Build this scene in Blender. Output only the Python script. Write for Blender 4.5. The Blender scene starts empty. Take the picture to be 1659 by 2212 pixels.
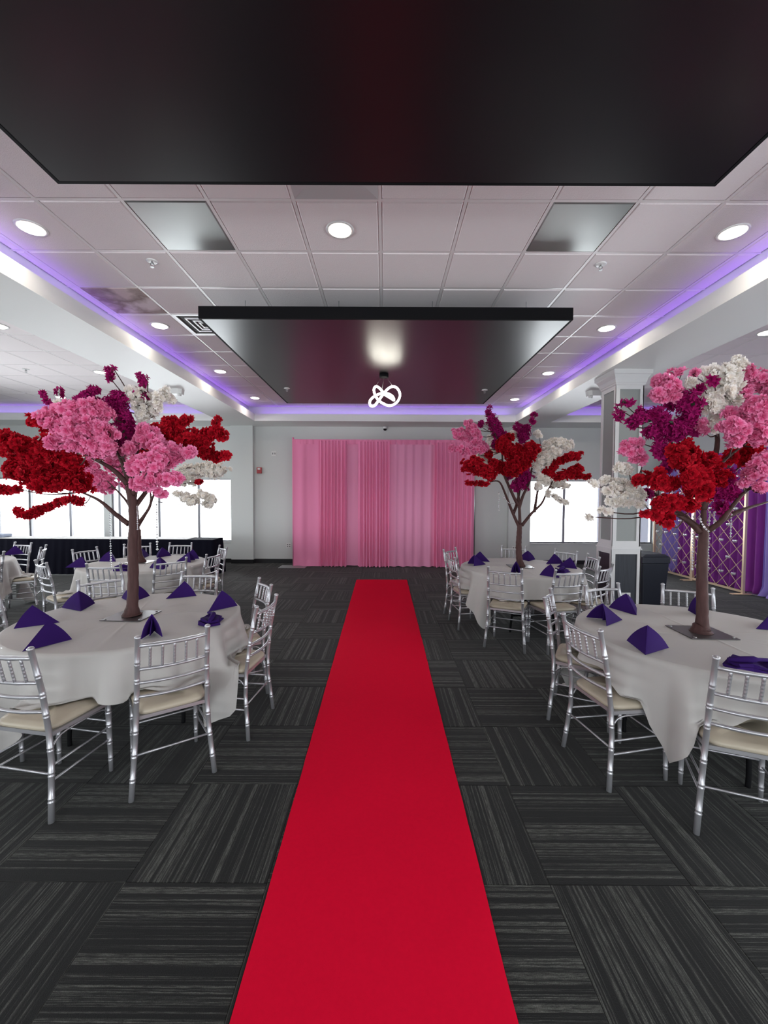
import bpy, math, random
import numpy as np
from mathutils import Vector, Matrix

# ------------------------------------------------------------------ camera
C = bpy.context.scene.collection
RT = Vector((0.99998655, 0.0016884, 0.00490305))
UP = Vector((-0.00496182, 0.03676614, 0.99931158))
FW = Vector((-0.00150698, 0.99932247, -0.03677402))
EYE = Vector((0, 0, 1.6672))
FPX = 886.65
cam_d = bpy.data.cameras.new('camera')
cam = bpy.data.objects.new('camera', cam_d)
C.objects.link(cam)
M = Matrix((RT, UP, -FW)).transposed().to_4x4()
M.translation = EYE
cam.matrix_world = M
cam_d.sensor_fit = 'HORIZONTAL'
cam_d.sensor_width = 36
cam_d.lens = FPX / 1659 * 36
cam_d.clip_start = 0.05
scn = bpy.context.scene
scn.camera = cam

# ------------------------------------------------------------------ world, exposure
w = bpy.data.worlds.new('overcast_sky')
scn.world = w
w.use_nodes = True
bg = w.node_tree.nodes['Background']
bg.inputs['Color'].default_value = (0.90, 0.96, 1.0, 1)
bg.inputs['Strength'].default_value = 7.5
scn.view_settings.view_transform = 'Standard'
scn.view_settings.look = 'None'
scn.view_settings.exposure = 0.65
scn.view_settings.gamma = 1.0
scn.view_settings.use_curve_mapping = False
scn.cycles.use_denoising = True
scn.cycles.max_bounces = 6
scn.cycles.diffuse_bounces = 4
scn.cycles.glossy_bounces = 3
scn.cycles.transmission_bounces = 4
scn.cycles.caustics_reflective = False
scn.cycles.caustics_refractive = False
scn.cycles.sample_clamp_indirect = 6
LAMP_W = 2.2        # each recessed downlight
LED_W = 0.30          # purple cove strip, watts per metre
KNOT_E = 9.0

# room numbers
T = 0.6096
ZC = 3.76                      # tiled ceiling
XL, XR, YB, YF = -9.9, 6.85, 10.25, -3.6
ZB = 3.40                      # underside of beams
GX, GY = -0.0453, 2.976        # ceiling grid origin
R = math.radians
rnd = random.Random(7)

# ------------------------------------------------------------------ helpers
def pix(px, py): return RT * ((px - 829.5) / FPX) - UP * ((py - 1106) / FPX) + FW
def atY(px, py, Y):
    d = pix(px, py); return EYE + d * (Y / d.y)
def atZ(px, py, Z):
    d = pix(px, py); return EYE + d * ((Z - EYE.z) / d.z)

def tag(o, label=None, cat=None, group=None, kind=None):
    if label: o['label'] = label
    if cat: o['category'] = cat
    if group: o['group'] = group
    if kind: o['kind'] = kind
    return o

def link(name, me, parent=None, loc=None, rot=None):
    o = bpy.data.objects.new(name, me)
    C.objects.link(o)
    if parent: o.parent = parent
    if loc is not None: o.location = loc
    if rot is not None: o.rotation_euler = rot
    return o

def empty(name, loc=(0, 0, 0), rz=0.0):
    o = bpy.data.objects.new(name, None)
    o.empty_display_size = 0.1
    C.objects.link(o)
    o.location = loc
    o.rotation_euler = (0, 0, rz)
    return o

def copy_tree(o, parent=None):
    c = o.copy(); C.objects.link(c)
    if parent: c.parent = parent
    for ch in list(o.children): copy_tree(ch, c)
    return c

class MB:
    def __init__(s): s.v = []; s.f = []; s.m = []; s.s = []; s.mi = 0; s.sm = False
    def add(s, vs, fs, sm=None):
        b = len(s.v); s.v += [tuple(v) for v in vs]
        for f in fs:
            s.f.append(tuple(i + b for i in f)); s.m.append(s.mi); s.s.append(s.sm if sm is None else sm)
        return s
    def box(s, x0, x1, y0, y1, z0, z1):
        v = [(x0,y0,z0),(x1,y0,z0),(x1,y1,z0),(x0,y1,z0),(x0,y0,z1),(x1,y0,z1),(x1,y1,z1),(x0,y1,z1)]
        return s.add(v, [(3,2,1,0),(4,5,6,7),(0,1,5,4),(1,2,6,5),(2,3,7,6),(3,0,4,7)], False)
    def prism(s, poly0, poly1):
        n = len(poly0)
        return s.add(list(poly0) + list(poly1), [tuple(range(n))[::-1], tuple(range(n, 2*n))] + [(i, (i+1)%n, n+(i+1)%n, n+i) for i in range(n)], False)
    def tube(s, pts, rad, n=8, caps=True, closed=False, sm=True):
        pts = [Vector(p) for p in pts]; N = len(pts)
        if not hasattr(rad, '__len__'): rad = [rad] * N
        vs = []; prev = None
        for i, p in enumerate(pts):
            if closed: t = (pts[(i+1)%N] - pts[i-1])
            else: t = pts[min(i+1, N-1)] - pts[max(i-1, 0)]
            t.normalize()
            if prev is None:
                a = Vector((0, 0, 1)) if abs(t.z) < 0.9 else Vector((1, 0, 0))
                u = t.cross(a).normalized()
            else:
                u = (prev - t * prev.dot(t))
                u = u.normalized() if u.length > 1e-6 else t.orthogonal().normalized()
            prev = u; v = t.cross(u)
            for k in range(n):
                a = 2 * math.pi * k / n
                vs.append(p + (u * math.cos(a) + v * math.sin(a)) * rad[i])
        fs = []
        for i in range(N if closed else N - 1):
            j = (i + 1) % N
            for k in range(n):
                fs.append((i*n+k, i*n+(k+1)%n, j*n+(k+1)%n, j*n+k))
        b = len(s.v)
        s.add(vs, fs, sm)
        if caps and not closed:
            s.f.append(tuple(b + k for k in range(n))[::-1]); s.m.append(s.mi); s.s.append(False)
            s.f.append(tuple(b + (N-1)*n + k for k in range(n))); s.m.append(s.mi); s.s.append(False)
        return s
    def lathe(s, prof, n=16, c=(0, 0, 0), sm=True):
        vs = []; fs = []
        for r, z in prof:
            for k in range(n):
                a = 2 * math.pi * k / n
                vs.append((c[0] + r*math.cos(a), c[1] + r*math.sin(a), c[2] + z))
        for i in range(len(prof) - 1):
            for k in range(n):
                fs.append((i*n+k, i*n+(k+1)%n, (i+1)*n+(k+1)%n, (i+1)*n+k))
        b = len(s.v)
        s.add(vs, fs, sm)
        s.f.append(tuple(b + k for k in range(n))[::-1]); s.m.append(s.mi); s.s.append(False)
        s.f.append(tuple(b + (len(prof)-1)*n + k for k in range(n))); s.m.append(s.mi); s.s.append(False)
        return s
    def mesh(s, name, mats):
        me = bpy.data.meshes.new(name)
        me.from_pydata(s.v, [], s.f)
        if not isinstance(mats, (list, tuple)): mats = [mats]
        for m in mats: me.materials.append(m)
        me.polygons.foreach_set('material_index', s.m)
        me.polygons.foreach_set('use_smooth', s.s)
        me.update()
        return me
    def build(s, name, mats, parent=None, loc=None, rot=None):
        return link(name, s.mesh(name, mats), parent, loc, rot)

def bevel(o, wd=0.003, seg=2):
    m = o.modifiers.new('bevel', 'BEVEL'); m.width = wd; m.segments = seg; m.limit_method = 'ANGLE'
    return o

# ------------------------------------------------------------------ materials
def mat(name, col, rough=0.6, metal=0.0, bump=None, spec=0.5, var=None, coat=0, sheen=0, trans=0, alpha=1, ior=None, emit=None, es=0):
    m = bpy.data.materials.new(name); m.use_nodes = True
    nt = m.node_tree; b = nt.nodes['Principled BSDF']
    b.inputs['Base Color'].default_value = (*col, 1)
    b.inputs['Roughness'].default_value = rough
    b.inputs['Metallic'].default_value = metal
    b.inputs['Specular IOR Level'].default_value = spec
    if coat: b.inputs['Coat Weight'].default_value = coat
    if sheen: b.inputs['Sheen Weight'].default_value = sheen
    if trans: b.inputs['Transmission Weight'].default_value = trans
    if ior: b.inputs['IOR'].default_value = ior
    if alpha < 1: b.inputs['Alpha'].default_value = alpha
    if emit: b.inputs['Emission Color'].default_value = (*emit, 1); b.inputs['Emission Strength'].default_value = es
    if var or bump:
        tc = nt.nodes.new('ShaderNodeTexCoord')
    if var:      # (scale, amount) soft colour mottling belonging to the surface itself
        n = nt.nodes.new('ShaderNodeTexNoise'); n.inputs['Scale'].default_value = var[0]; n.inputs['Detail'].default_value = 4
        mx = nt.nodes.new('ShaderNodeMix'); mx.data_type = 'RGBA'
        mx.inputs['A'].default_value = (*[max(0, c*(1-var[1])) for c in col], 1)
        mx.inputs['B'].default_value = (*[min(1, c*(1+var[1])) for c in col], 1)
        nt.links.new(tc.outputs['Object'], n.inputs['Vector'])
        nt.links.new(n.outputs['Fac'], mx.inputs['Factor'])
        nt.links.new(mx.outputs['Result'], b.inputs['Base Color'])
    if bump:     # (scale, strength, distance)
        n2 = nt.nodes.new('ShaderNodeTexNoise'); n2.inputs['Scale'].default_value = bump[0]; n2.inputs['Detail'].default_value = 3
        bp = nt.nodes.new('ShaderNodeBump'); bp.inputs['Strength'].default_value = bump[1]; bp.inputs['Distance'].default_value = bump[2]
        nt.links.new(tc.outputs['Object'], n2.inputs['Vector'])
        nt.links.new(n2.outputs['Fac'], bp.inputs['Height'])
        nt.links.new(bp.outputs['Normal'], b.inputs['Normal'])
    return m

def sheer(name, col, tl=0.35):
    m = mat(name, col, 0.8, bump=(220, 0.15, 0.002), sheen=0.2)
    nt = m.node_tree; b = nt.nodes['Principled BSDF']; out = nt.nodes['Material Output']
    tr = nt.nodes.new('ShaderNodeBsdfTranslucent'); tr.inputs['Color'].default_value = (*col, 1)
    mx = nt.nodes.new('ShaderNodeMixShader'); mx.inputs[0].default_value = tl
    nt.links.new(b.outputs[0], mx.inputs[1]); nt.links.new(tr.outputs[0], mx.inputs[2]); nt.links.new(mx.outputs[0], out.inputs[0])
    return m

def carpet_tile_mat():
    m = bpy.data.materials.new('carpet_tile'); m.use_nodes = True
    nt = m.node_tree; b = nt.nodes['Principled BSDF']; N = nt.nodes.new; L = nt.links.new
    b.inputs['Roughness'].default_value = 0.95; b.inputs['Specular IOR Level'].default_value = 0.15
    b.inputs['Sheen Weight'].default_value = 0.10; b.inputs['Sheen Roughness'].default_value = 0.6
    tc = N('ShaderNodeTexCoord'); oi = N('ShaderNodeObjectInfo')
    mul = N('ShaderNodeMath'); mul.operation = 'MULTIPLY'; mul.inputs[1].default_value = 97.0
    cmb = N('ShaderNodeCombineXYZ')
    L(oi.outputs['Random'], mul.inputs[0]); L(mul.outputs[0], cmb.inputs['X']); L(mul.outputs[0], cmb.inputs['Y'])
    add = N('ShaderNodeVectorMath'); add.operation = 'ADD'
    L(tc.outputs['Object'], add.inputs[0]); L(cmb.outputs[0], add.inputs[1])
    def stretch(sx, sy, det, rough=0.5):
        mp = N('ShaderNodeVectorMath'); mp.operation = 'MULTIPLY'; mp.inputs[1].default_value = (sx, sy, 1)
        n = N('ShaderNodeTexNoise'); n.inputs['Scale'].default_value = 1; n.inputs['Detail'].default_value = det
        n.inputs['Roughness'].default_value = rough
        L(add.outputs[0], mp.inputs[0]); L(mp.outputs[0], n.inputs['Vector'])
        return n
    a = stretch(0.10, 30, 5, 0.85)          # long stripes along local X
    ra = N('ShaderNodeValToRGB'); ra.color_ramp.elements[0].position = 0.50; ra.color_ramp.elements[1].position = 0.57
    L(a.outputs['Fac'], ra.inputs[0])
    c = stretch(16, 190, 3, 0.7)           # broken yarn in the stripes
    rc = N('ShaderNodeValToRGB'); rc.color_ramp.elements[0].position = 0.38; rc.color_ramp.elements[1].position = 0.66
    rc.color_ramp.elements[0].color = (0.16, 0.16, 0.16, 1)
    L(c.outputs['Fac'], rc.inputs[0])
    mm = N('ShaderNodeMath'); mm.operation = 'MULTIPLY'
    L(ra.outputs[0], mm.inputs[0]); L(rc.outputs[0], mm.inputs[1])
    f = stretch(260, 260, 2, 0.6)
    mf = N('ShaderNodeMapRange'); mf.inputs['From Min'].default_value = 0.3; mf.inputs['From Max'].default_value = 0.7
    mf.inputs['To Min'].default_value = 0.55; mf.inputs['To Max'].default_value = 1.45
    L(f.outputs['Fac'], mf.inputs['Value'])
    mx = N('ShaderNodeMix'); mx.data_type = 'RGBA'
    mx.inputs['A'].default_value = (0.0058, 0.0059, 0.0060, 1); mx.inputs['B'].default_value = (0.115, 0.120, 0.108, 1)
    L(mm.outputs[0], mx.inputs['Factor'])
    m2 = N('ShaderNodeVectorMath'); m2.operation = 'SCALE'
    L(mx.outputs['Result'], m2.inputs[0]); L(mf.outputs[0], m2.inputs['Scale'])
    L(m2.outputs[0], b.inputs['Base Color'])
    bp = N('ShaderNodeBump'); bp.inputs['Strength'].default_value = 0.5; bp.inputs['Distance'].default_value = 0.003
    L(f.outputs['Fac'], bp.inputs['Height']); L(bp.outputs['Normal'], b.inputs['Normal'])
    return m

def stain_mat():
    m = mat('stained_tile', (0.60, 0.545, 0.55), 0.9, bump=(160, 0.5, 0.003))
    nt = m.node_tree; b = nt.nodes['Principled BSDF']; N = nt.nodes.new; L = nt.links.new
    tc = N('ShaderNodeTexCoord'); n = N('ShaderNodeTexNoise'); n.inputs['Scale'].default_value = 2.2; n.inputs['Detail'].default_value = 6; n.inputs['Distortion'].default_value = 0.3
    L(tc.outputs['Object'], n.inputs['Vector'])
    r = N('ShaderNodeValToRGB'); e = r.color_ramp.elements
    e[0].position = 0.40; e[0].color = (0.86, 0.78, 0.77, 1); e[1].position = 0.62; e[1].color = (0.78, 0.67, 0.62, 1)
    k = e.new(0.50); k.color = (0.38, 0.29, 0.26, 1); k = e.new(0.55); k.color = (0.50, 0.42, 0.38, 1)
    L(n.outputs['Fac'], r.inputs[0]); L(r.outputs[0], b.inputs['Base Color'])
    return m

def woodgrain(name, c0, c1):
    m = mat(name, c0, 0.45)
    nt = m.node_tree; b = nt.nodes['Principled BSDF']; N = nt.nodes.new; L = nt.links.new
    tc = N('ShaderNodeTexCoord'); mp = N('ShaderNodeMapping'); mp.inputs['Scale'].default_value = (90, 90, 4)
    n = N('ShaderNodeTexNoise'); n.inputs['Scale'].default_value = 1; n.inputs['Detail'].default_value = 4
    L(tc.outputs['Object'], mp.inputs['Vector']); L(mp.outputs[0], n.inputs['Vector'])
    mx = N('ShaderNodeMix'); mx.data_type = 'RGBA'; mx.inputs['A'].default_value = (*c0, 1); mx.inputs['B'].default_value = (*c1, 1)
    L(n.outputs['Fac'], mx.inputs['Factor']); L(mx.outputs['Result'], b.inputs['Base Color'])
    return m

def bark_mat():
    m = mat('bark', (0.16, 0.10, 0.095), 0.6, spec=0.15)
    nt = m.node_tree; b = nt.nodes['Principled BSDF']; N = nt.nodes.new; L = nt.links.new
    tc = N('ShaderNodeTexCoord'); mp = N('ShaderNodeMapping'); mp.inputs['Scale'].default_value = (40, 40, 7)
    n = N('ShaderNodeTexNoise'); n.inputs['Scale'].default_value = 1; n.inputs['Detail'].default_value = 5
    L(tc.outputs['Object'], mp.inputs['Vector']); L(mp.outputs[0], n.inputs['Vector'])
    mx = N('ShaderNodeMix'); mx.data_type = 'RGBA'; mx.inputs['A'].default_value = (0.026, 0.011, 0.010, 1); mx.inputs['B'].default_value = (0.110, 0.055, 0.053, 1)
    L(n.outputs['Fac'], mx.inputs['Factor']); L(mx.outputs['Result'], b.inputs['Base Color'])
    bp = N('ShaderNodeBump'); bp.inputs['Strength'].default_value = 0.6; bp.inputs['Distance'].default_value = 0.004
    L(n.outputs['Fac'], bp.inputs['Height']); L(bp.outputs['Normal'], b.inputs['Normal'])
    return m

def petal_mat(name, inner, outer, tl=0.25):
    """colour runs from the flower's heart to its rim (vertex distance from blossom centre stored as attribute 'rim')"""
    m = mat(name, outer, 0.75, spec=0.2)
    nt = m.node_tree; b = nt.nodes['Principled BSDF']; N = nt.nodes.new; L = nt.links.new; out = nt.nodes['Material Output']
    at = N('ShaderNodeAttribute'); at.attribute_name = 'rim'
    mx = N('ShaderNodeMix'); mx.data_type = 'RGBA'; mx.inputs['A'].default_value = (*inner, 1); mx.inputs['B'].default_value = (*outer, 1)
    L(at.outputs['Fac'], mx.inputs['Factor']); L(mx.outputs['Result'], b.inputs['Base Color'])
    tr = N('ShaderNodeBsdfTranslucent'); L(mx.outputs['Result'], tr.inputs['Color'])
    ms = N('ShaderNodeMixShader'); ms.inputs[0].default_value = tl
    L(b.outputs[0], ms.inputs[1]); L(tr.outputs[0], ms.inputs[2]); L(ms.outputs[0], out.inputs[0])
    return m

def glass_mat():
    m = bpy.data.materials.new('window_glass'); m.use_nodes = True
    nt = m.node_tree; nt.nodes.remove(nt.nodes['Principled BSDF']); out = nt.nodes['Material Output']
    t = nt.nodes.new('ShaderNodeBsdfTransparent'); g = nt.nodes.new('ShaderNodeBsdfGlossy'); g.inputs['Roughness'].default_value = 0.02
    f = nt.nodes.new('ShaderNodeFresnel'); f.inputs[0].default_value = 1.45; mx = nt.nodes.new('ShaderNodeMixShader')
    nt.links.new(f.outputs[0], mx.inputs[0]); nt.links.new(t.outputs[0], mx.inputs[1]); nt.links.new(g.outputs[0], mx.inputs[2]); nt.links.new(mx.outputs[0], out.inputs[0])
    return m

mWall = mat('wall_paint', (0.64, 0.665, 0.655), 0.55, bump=(40, 0.08, 0.002))
mBeam = mat('beam_paint', (0.80, 0.81, 0.79), 0.45, bump=(3, 0.25, 0.01))
mTile = mat('acoustic_tile', (0.92, 0.855, 0.86), 0.9, bump=(150, 0.7, 0.004))
mGrid = mat('ceiling_grid', (0.88, 0.84, 0.84), 0.35)
mSteel = mat('metal_ceiling_panel', (0.50, 0.52, 0.51), 0.30, 0.75, bump=(2.5, 0.15, 0.01))
mStain = stain_mat()
mBlackPanel = mat('satin_black_panel', (0.007, 0.0055, 0.0075), 0.31, spec=0.6, bump=(1.2, 0.10, 0.01))
mBlackEdge = mat('black_edge', (0.004, 0.004, 0.005), 0.7, spec=0.12)
mBase = mat('black_baseboard', (0.012, 0.012, 0.014), 0.4)
mWhite = mat('white_trim', (0.66, 0.655, 0.665), 0.35)
mPlastic = mat('white_plastic', (0.78, 0.78, 0.77), 0.3)
mPlDark = mat('outlet_slot', (0.16, 0.16, 0.16), 0.5)
mColGrey = mat('grey_column_panel', (0.27, 0.285, 0.28), 0.5)
mColWood = woodgrain('dark_wood_panel', (0.012, 0.014, 0.020), (0.045, 0.050, 0.066))
mRed = mat('red_runner', (0.74, 0.0030, 0.034), 0.9, bump=(700, 0.4, 0.002), var=(60, 0.06), spec=0.08)
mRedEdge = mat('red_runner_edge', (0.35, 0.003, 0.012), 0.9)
mCarpet = carpet_tile_mat()
mSub = mat('floor_slab', (0.02, 0.02, 0.02), 0.9)
mPink = sheer('pink_drape', (0.98, 0.30, 0.53), 0.15)
mPinkSheer = sheer('pale_pink_sheer', (0.98, 0.38, 0.61), 0.08)
mPurp = sheer('purple_drape', (0.30, 0.035, 0.36), 0.15)
mLav = sheer('lavender_drape', (0.36, 0.26, 0.75), 0.2)
mGold = mat('gold_frame', (0.80, 0.60, 0.42), 0.35, 0.45)
mPole = mat('grey_metal', (0.45, 0.46, 0.46), 0.35, 0.8)
mSilver = mat('silver_paint', (0.45, 0.445, 0.47), 0.34, 0.62, var=(9, 0.06), bump=(300, 0.1, 0.001))
mIvory = mat('ivory_vinyl_cushion', (0.44, 0.385, 0.30), 0.42, bump=(7, 0.35, 0.02), var=(12, 0.06))
mCloth = mat('white_tablecloth', (0.43, 0.412, 0.398), 0.75, bump=(400, 0.15, 0.001), sheen=0.2)
mNap = mat('purple_napkin', (0.028, 0.007, 0.098), 0.85, bump=(500, 0.3, 0.001), spec=0.15)
mBark = bark_mat()
mPlate = mat('gunmetal_base_plate', (0.16, 0.15, 0.155), 0.30, 0.8, var=(20, 0.15))
mCrystal = mat('crystal_bead', (0.90, 0.92, 0.95), 0.05, 0.55, spec=1.0)
mBlackCloth = mat('black_skirt', (0.006, 0.006, 0.013), 0.9, spec=0.08)
mBin = mat('black_bin_plastic', (0.012, 0.016, 0.028), 0.45, bump=(200, 0.2, 0.001))
mGlass = glass_mat()
mMullion = mat('window_frame_grey', (0.30, 0.30, 0.33), 0.4, 0.4)
mOutside = mat('outside_concrete', (0.75, 0.75, 0.75), 0.9)
mBrick = mat('outside_brick', (0.03, 0.03, 0.04), 0.9)
mLampOn = mat('lamp_diffuser', (1, 1, 1), 0.5, emit=(1.0, 0.93, 0.83), es=5)
mLedOn = mat('purple_led', (0.4, 0.2, 1), 0.5, emit=(0.30, 0.09, 1.0), es=0.7)
mKnot = mat('white_led_tube', (1, 1, 1), 0.4, emit=(1.0, 0.97, 0.84), es=KNOT_E)
mSlot = mat('vent_dark', (0.035, 0.033, 0.035), 0.7)
mRedPl = mat('red_plastic', (0.42, 0.02, 0.03), 0.35)
mLeaf = mat('dark_leaf', (0.02, 0.035, 0.02), 0.5)
mTwigG = mat('pale_green_stem', (0.45, 0.48, 0.28), 0.6)
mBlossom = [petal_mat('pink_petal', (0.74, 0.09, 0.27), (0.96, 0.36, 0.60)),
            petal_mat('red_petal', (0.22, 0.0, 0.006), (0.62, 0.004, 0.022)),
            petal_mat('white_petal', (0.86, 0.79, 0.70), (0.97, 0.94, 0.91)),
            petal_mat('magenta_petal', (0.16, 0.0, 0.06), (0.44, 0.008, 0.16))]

# ------------------------------------------------------------------ setting: floor
floor = MB().box(XL-0.3, XR+0.3, YF-0.3, YB+0.3, -0.12, -0.008).build('floor', mSub); tag(floor, kind='structure')
tile_me = MB()
h = T/2 - 0.0008
tile_me.add([(-h,-h,-0.008),(h,-h,-0.008),(h,h,-0.008),(-h,h,-0.008),(-h,-h,-0.001),(h,-h,-0.001),(h,h,-0.001),(-h,h,-0.001),
             (-h+.002,-h+.002,0),(h-.002,-h+.002,0),(h-.002,h-.002,0),(-h+.002,h-.002,0)],
            [(3,2,1,0),(8,9,10,11),(0,1,5,4),(1,2,6,5),(2,3,7,6),(3,0,4,7),(4,5,9,8),(5,6,10,9),(6,7,11,10),(7,4,8,11)], False)
tile_me = tile_me.mesh('carpet_tile', mCarpet)
cells = []
i0, i1 = math.ceil((XL-0.72)/T), math.floor((XR-0.72)/T)
j0, j1 = math.ceil((YF-1.71)/T), math.floor((YB-1.71)/T)
for i in range(i0-1, i1+1):
    for j in range(j0-1, j1+1):
        x, y = 0.72 + (i+.5)*T, 1.71 + (j+.5)*T
        cells.append((i, j, x, y))
def seen(x, y, m=0.35): return y > 0.9 and abs(x) < 0.95*y + m
vis = sorted([c for c in cells if seen(c[2], c[3])], key=lambda c: c[2]**2 + c[3]**2)
sel = set((c[0], c[1]) for c in vis[:296])
rest = {0: MB(), 1: MB()}
for i, j, x, y in cells:
    par = (i + j) % 2            # i=0,j=0 -> stripes across
    if (i, j) in sel:
        o = link('carpet_tile', tile_me, floor, (x, y, 0), (0, 0, math.pi/2 * par + (math.pi if rnd.random() < .5 else 0)))
    else:
        x0, x1, y0, y1 = max(x-T/2, XL), min(x+T/2, XR), max(y-T/2, YF), min(y+T/2, YB)
        # local frame of the joined rest is rotated too, so its stripes run the same way
        if par: rest[1].box(y0+.001, y1-.001, -x1+.001, -x0-.001, -0.008, 0)
        else: rest[0].box(x0+.001, x1-.001, y0+.001, y1-.001, -0.008, 0)
for k in (0, 1):
    o = rest[k].build('carpet_tiles', mCarpet, floor, rot=(0, 0, math.pi/2 * k)); o['kind'] = 'stuff'

# ------------------------------------------------------------------ setting: walls and windows
def struct(name, mb, m, parent=None, kind='structure'):
    o = mb.build(name, m, parent)
    if not parent: o['kind'] = kind
    return o
WZ0, WZ1 = 0.53, 2.10
wins_back = [(-9.75, -7.03), (-6.85, -3.80), (3.60, 5.62), (6.40, 6.72)]
mb = MB(); x = XL
for a, b in wins_back:
    mb.box(x, a, YB, YB+0.2, 0, ZC); mb.box(a, b, YB, YB+0.2, 0, WZ0); mb.box(a, b, YB, YB+0.2, WZ1, ZC); x = b
mb.box(x, XR, YB, YB+0.2, 0, ZC)
struct('wall_back', mb, mWall)
def side_wall(name, x0, x1, wins):
    mb = MB(); y = YF
    for a, b in wins:
        mb.box(x0, x1, y, a, 0, ZC); mb.box(x0, x1, a, b, 0, WZ0); mb.box(x0, x1, a, b, WZ1, ZC); y = b
    mb.box(x0, x1, y, YB, 0, ZC)
    struct(name, mb, mWall)
lw = [(-2.5, 1.0), (2.0, 5.0), (6.0, 9.4)]
rw = [(-2.5, 1.5), (2.6, 6.0)]
side_wall('wall_left', XL-0.2, XL, lw)
side_wall('wall_right', XR, XR+0.2, rw)
added_wins = [(-8.5, -5.0), (-3.5, 0.0), (1.5, 5.0)]  # unseen windows behind the camera, added to lighten the near objects
mb = MB(); x = XL
for a, b in added_wins:
    mb.box(x, a, YF-0.2, YF, 0, ZC); mb.box(a, b, YF-0.2, YF, 0, WZ0); mb.box(a, b, YF-0.2, YF, WZ1+.1, ZC); x = b
mb.box(x, XR, YF-0.2, YF, 0, ZC)
struct('wall_front', mb, mWall)
# windows: frame with mullions, panes are parts
wn = 0
def window(axis, a, b, c, z0, z1, mull, depth=0.2):
    global wn; wn += 1
    def bx(mb, u0, u1, d0, d1, q0, q1):
        if axis == 'x': mb.box(u0, u1, c+d0, c+d1, q0, q1)
        else: mb.box(c+d0, c+d1, u0, u1, q0, q1)
    s = MB(); t = 0.025
    bx(s, a, b, 0.08, 0.14, z0, z0+t); bx(s, a, b, 0.08, 0.14, z1-t, z1); bx(s, a, a+t, 0.08, 0.14, z0+t, z1-t); bx(s, b-t, b, 0.08, 0.14, z0+t, z1-t)
    o = struct('window_%d' % wn, s, mMullion)
    for mxx in mull:
        k = MB(); bx(k, mxx-0.03, mxx+0.03, 0.06, 0.15, z0+t, z1-t); k.build('mullion', mMullion, o)
    e = [a+t] + list(mull) + [b-t]
    for p, q_ in zip(e[:-1], e[1:]):
        k = MB(); bx(k, p+0.03*(p != e[0]), q_-0.03*(q_ != e[-1]), 0.105, 0.113, z0+t, z1-t); k.build('pane', mGlass, o)
    return o
window('x', -9.75, -7.03, YB, WZ0, WZ1, [-8.93, -7.91])
window('x', -6.85, -3.80, YB, WZ0, WZ1, [-6.67, -5.67, -4.67])
window('x', 3.60, 5.62, YB, WZ0, WZ1, [4.50])
window('x', 6.40, 6.72, YB, WZ0, WZ1, [])
for a, b in lw: window('y', a, b, XL-0.2, WZ0, WZ1, [a+(b-a)/3, a+2*(b-a)/3])
for a, b in rw: window('y', a, b, XR, WZ0, WZ1, [a+(b-a)/3, a+2*(b-a)/3])
for a, b in added_wins: window('x', a, b, YF-0.2, WZ0, WZ1+.1, [a+(b-a)/3, a+2*(b-a)/3])  # frames and panes of the added windows in the front wall
# daylight portals in the openings (they only steer the sky's own light)
def portal(cx, cy, cz, sx, sz, rot):
    d = bpy.data.lights.new('window_portal', 'AREA'); d.shape = 'RECTANGLE'; d.size = sx; d.size_y = sz
    d.cycles.is_portal = True
    o = bpy.data.objects.new('window_portal', d); C.objects.link(o); o.location = (cx, cy, cz); o.rotation_euler = rot
zc = (WZ0+WZ1)/2; hz = WZ1-WZ0
for a, b in wins_back: portal((a+b)/2, YB+0.19, zc, b-a, hz, (R(-90), 0, 0))
for a, b in added_wins: portal((a+b)/2, YF-0.19, zc+.05, b-a, hz+.1, (R(90), 0, 0))
for a, b in lw: portal(XL-0.19, (a+b)/2, zc, hz, b-a, (0, R(-90), 0))
for a, b in rw: portal(XR+0.19, (a+b)/2, zc, hz, b-a, (0, R(90), 0))
# pilasters, window sills
def trim(n, mb, m, label=None):
    o = mb.build('trim_%d' % n, m); o['kind'] = 'structure'
    if label: o['label'] = label
    return o
trim(1, MB().box(-3.80, -3.25, YB-0.12, YB, 0, ZB), mWall)
trim(2, MB().box(3.06, 3.60, YB-0.12, YB, 0, ZB), mWall)
def bb(name, mb):
    o = mb.build(name, mBase); o['kind'] = 'structure'
bbb = MB()
for a, b, y in ((XL, -3.80, YB), (-3.80, -3.25, YB-.12), (-3.25, 3.06, YB), (3.06, 3.60, YB-.12), (3.60, XR, YB)): bbb.box(a, b, y-0.012, y, 0, 0.10)
bbb.box(-3.25, -3.238, YB-.12, YB-.012, 0, .10); bbb.box(3.048, 3.06, YB-.12, YB-.012, 0, .10)
bb('baseboard_back', bbb)
bb('baseboard_left', MB().box(XL, XL+0.012, YF, YB-.012, 0, 0.10))
bb('baseboard_right', MB().box(XR-0.012, XR, YF, YB-.012, 0, 0.10))
bb('baseboard_front', MB().box(XL+.012, XR-.012, YF, YF+0.012, 0, 0.10))
for k, (a, b) in enumerate(wins_back): trim(10+k, MB().box(a-.02, b+.02, YB-0.02, YB+.08, WZ0-.03, WZ0), mWhite)
bw = MB().box(7.25, 11.5, 12.2, 14, -0.2, 5).build('brick_building', mBrick)
tag(bw, 'dark brick building outside the narrow window behind the column', 'building')

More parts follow.
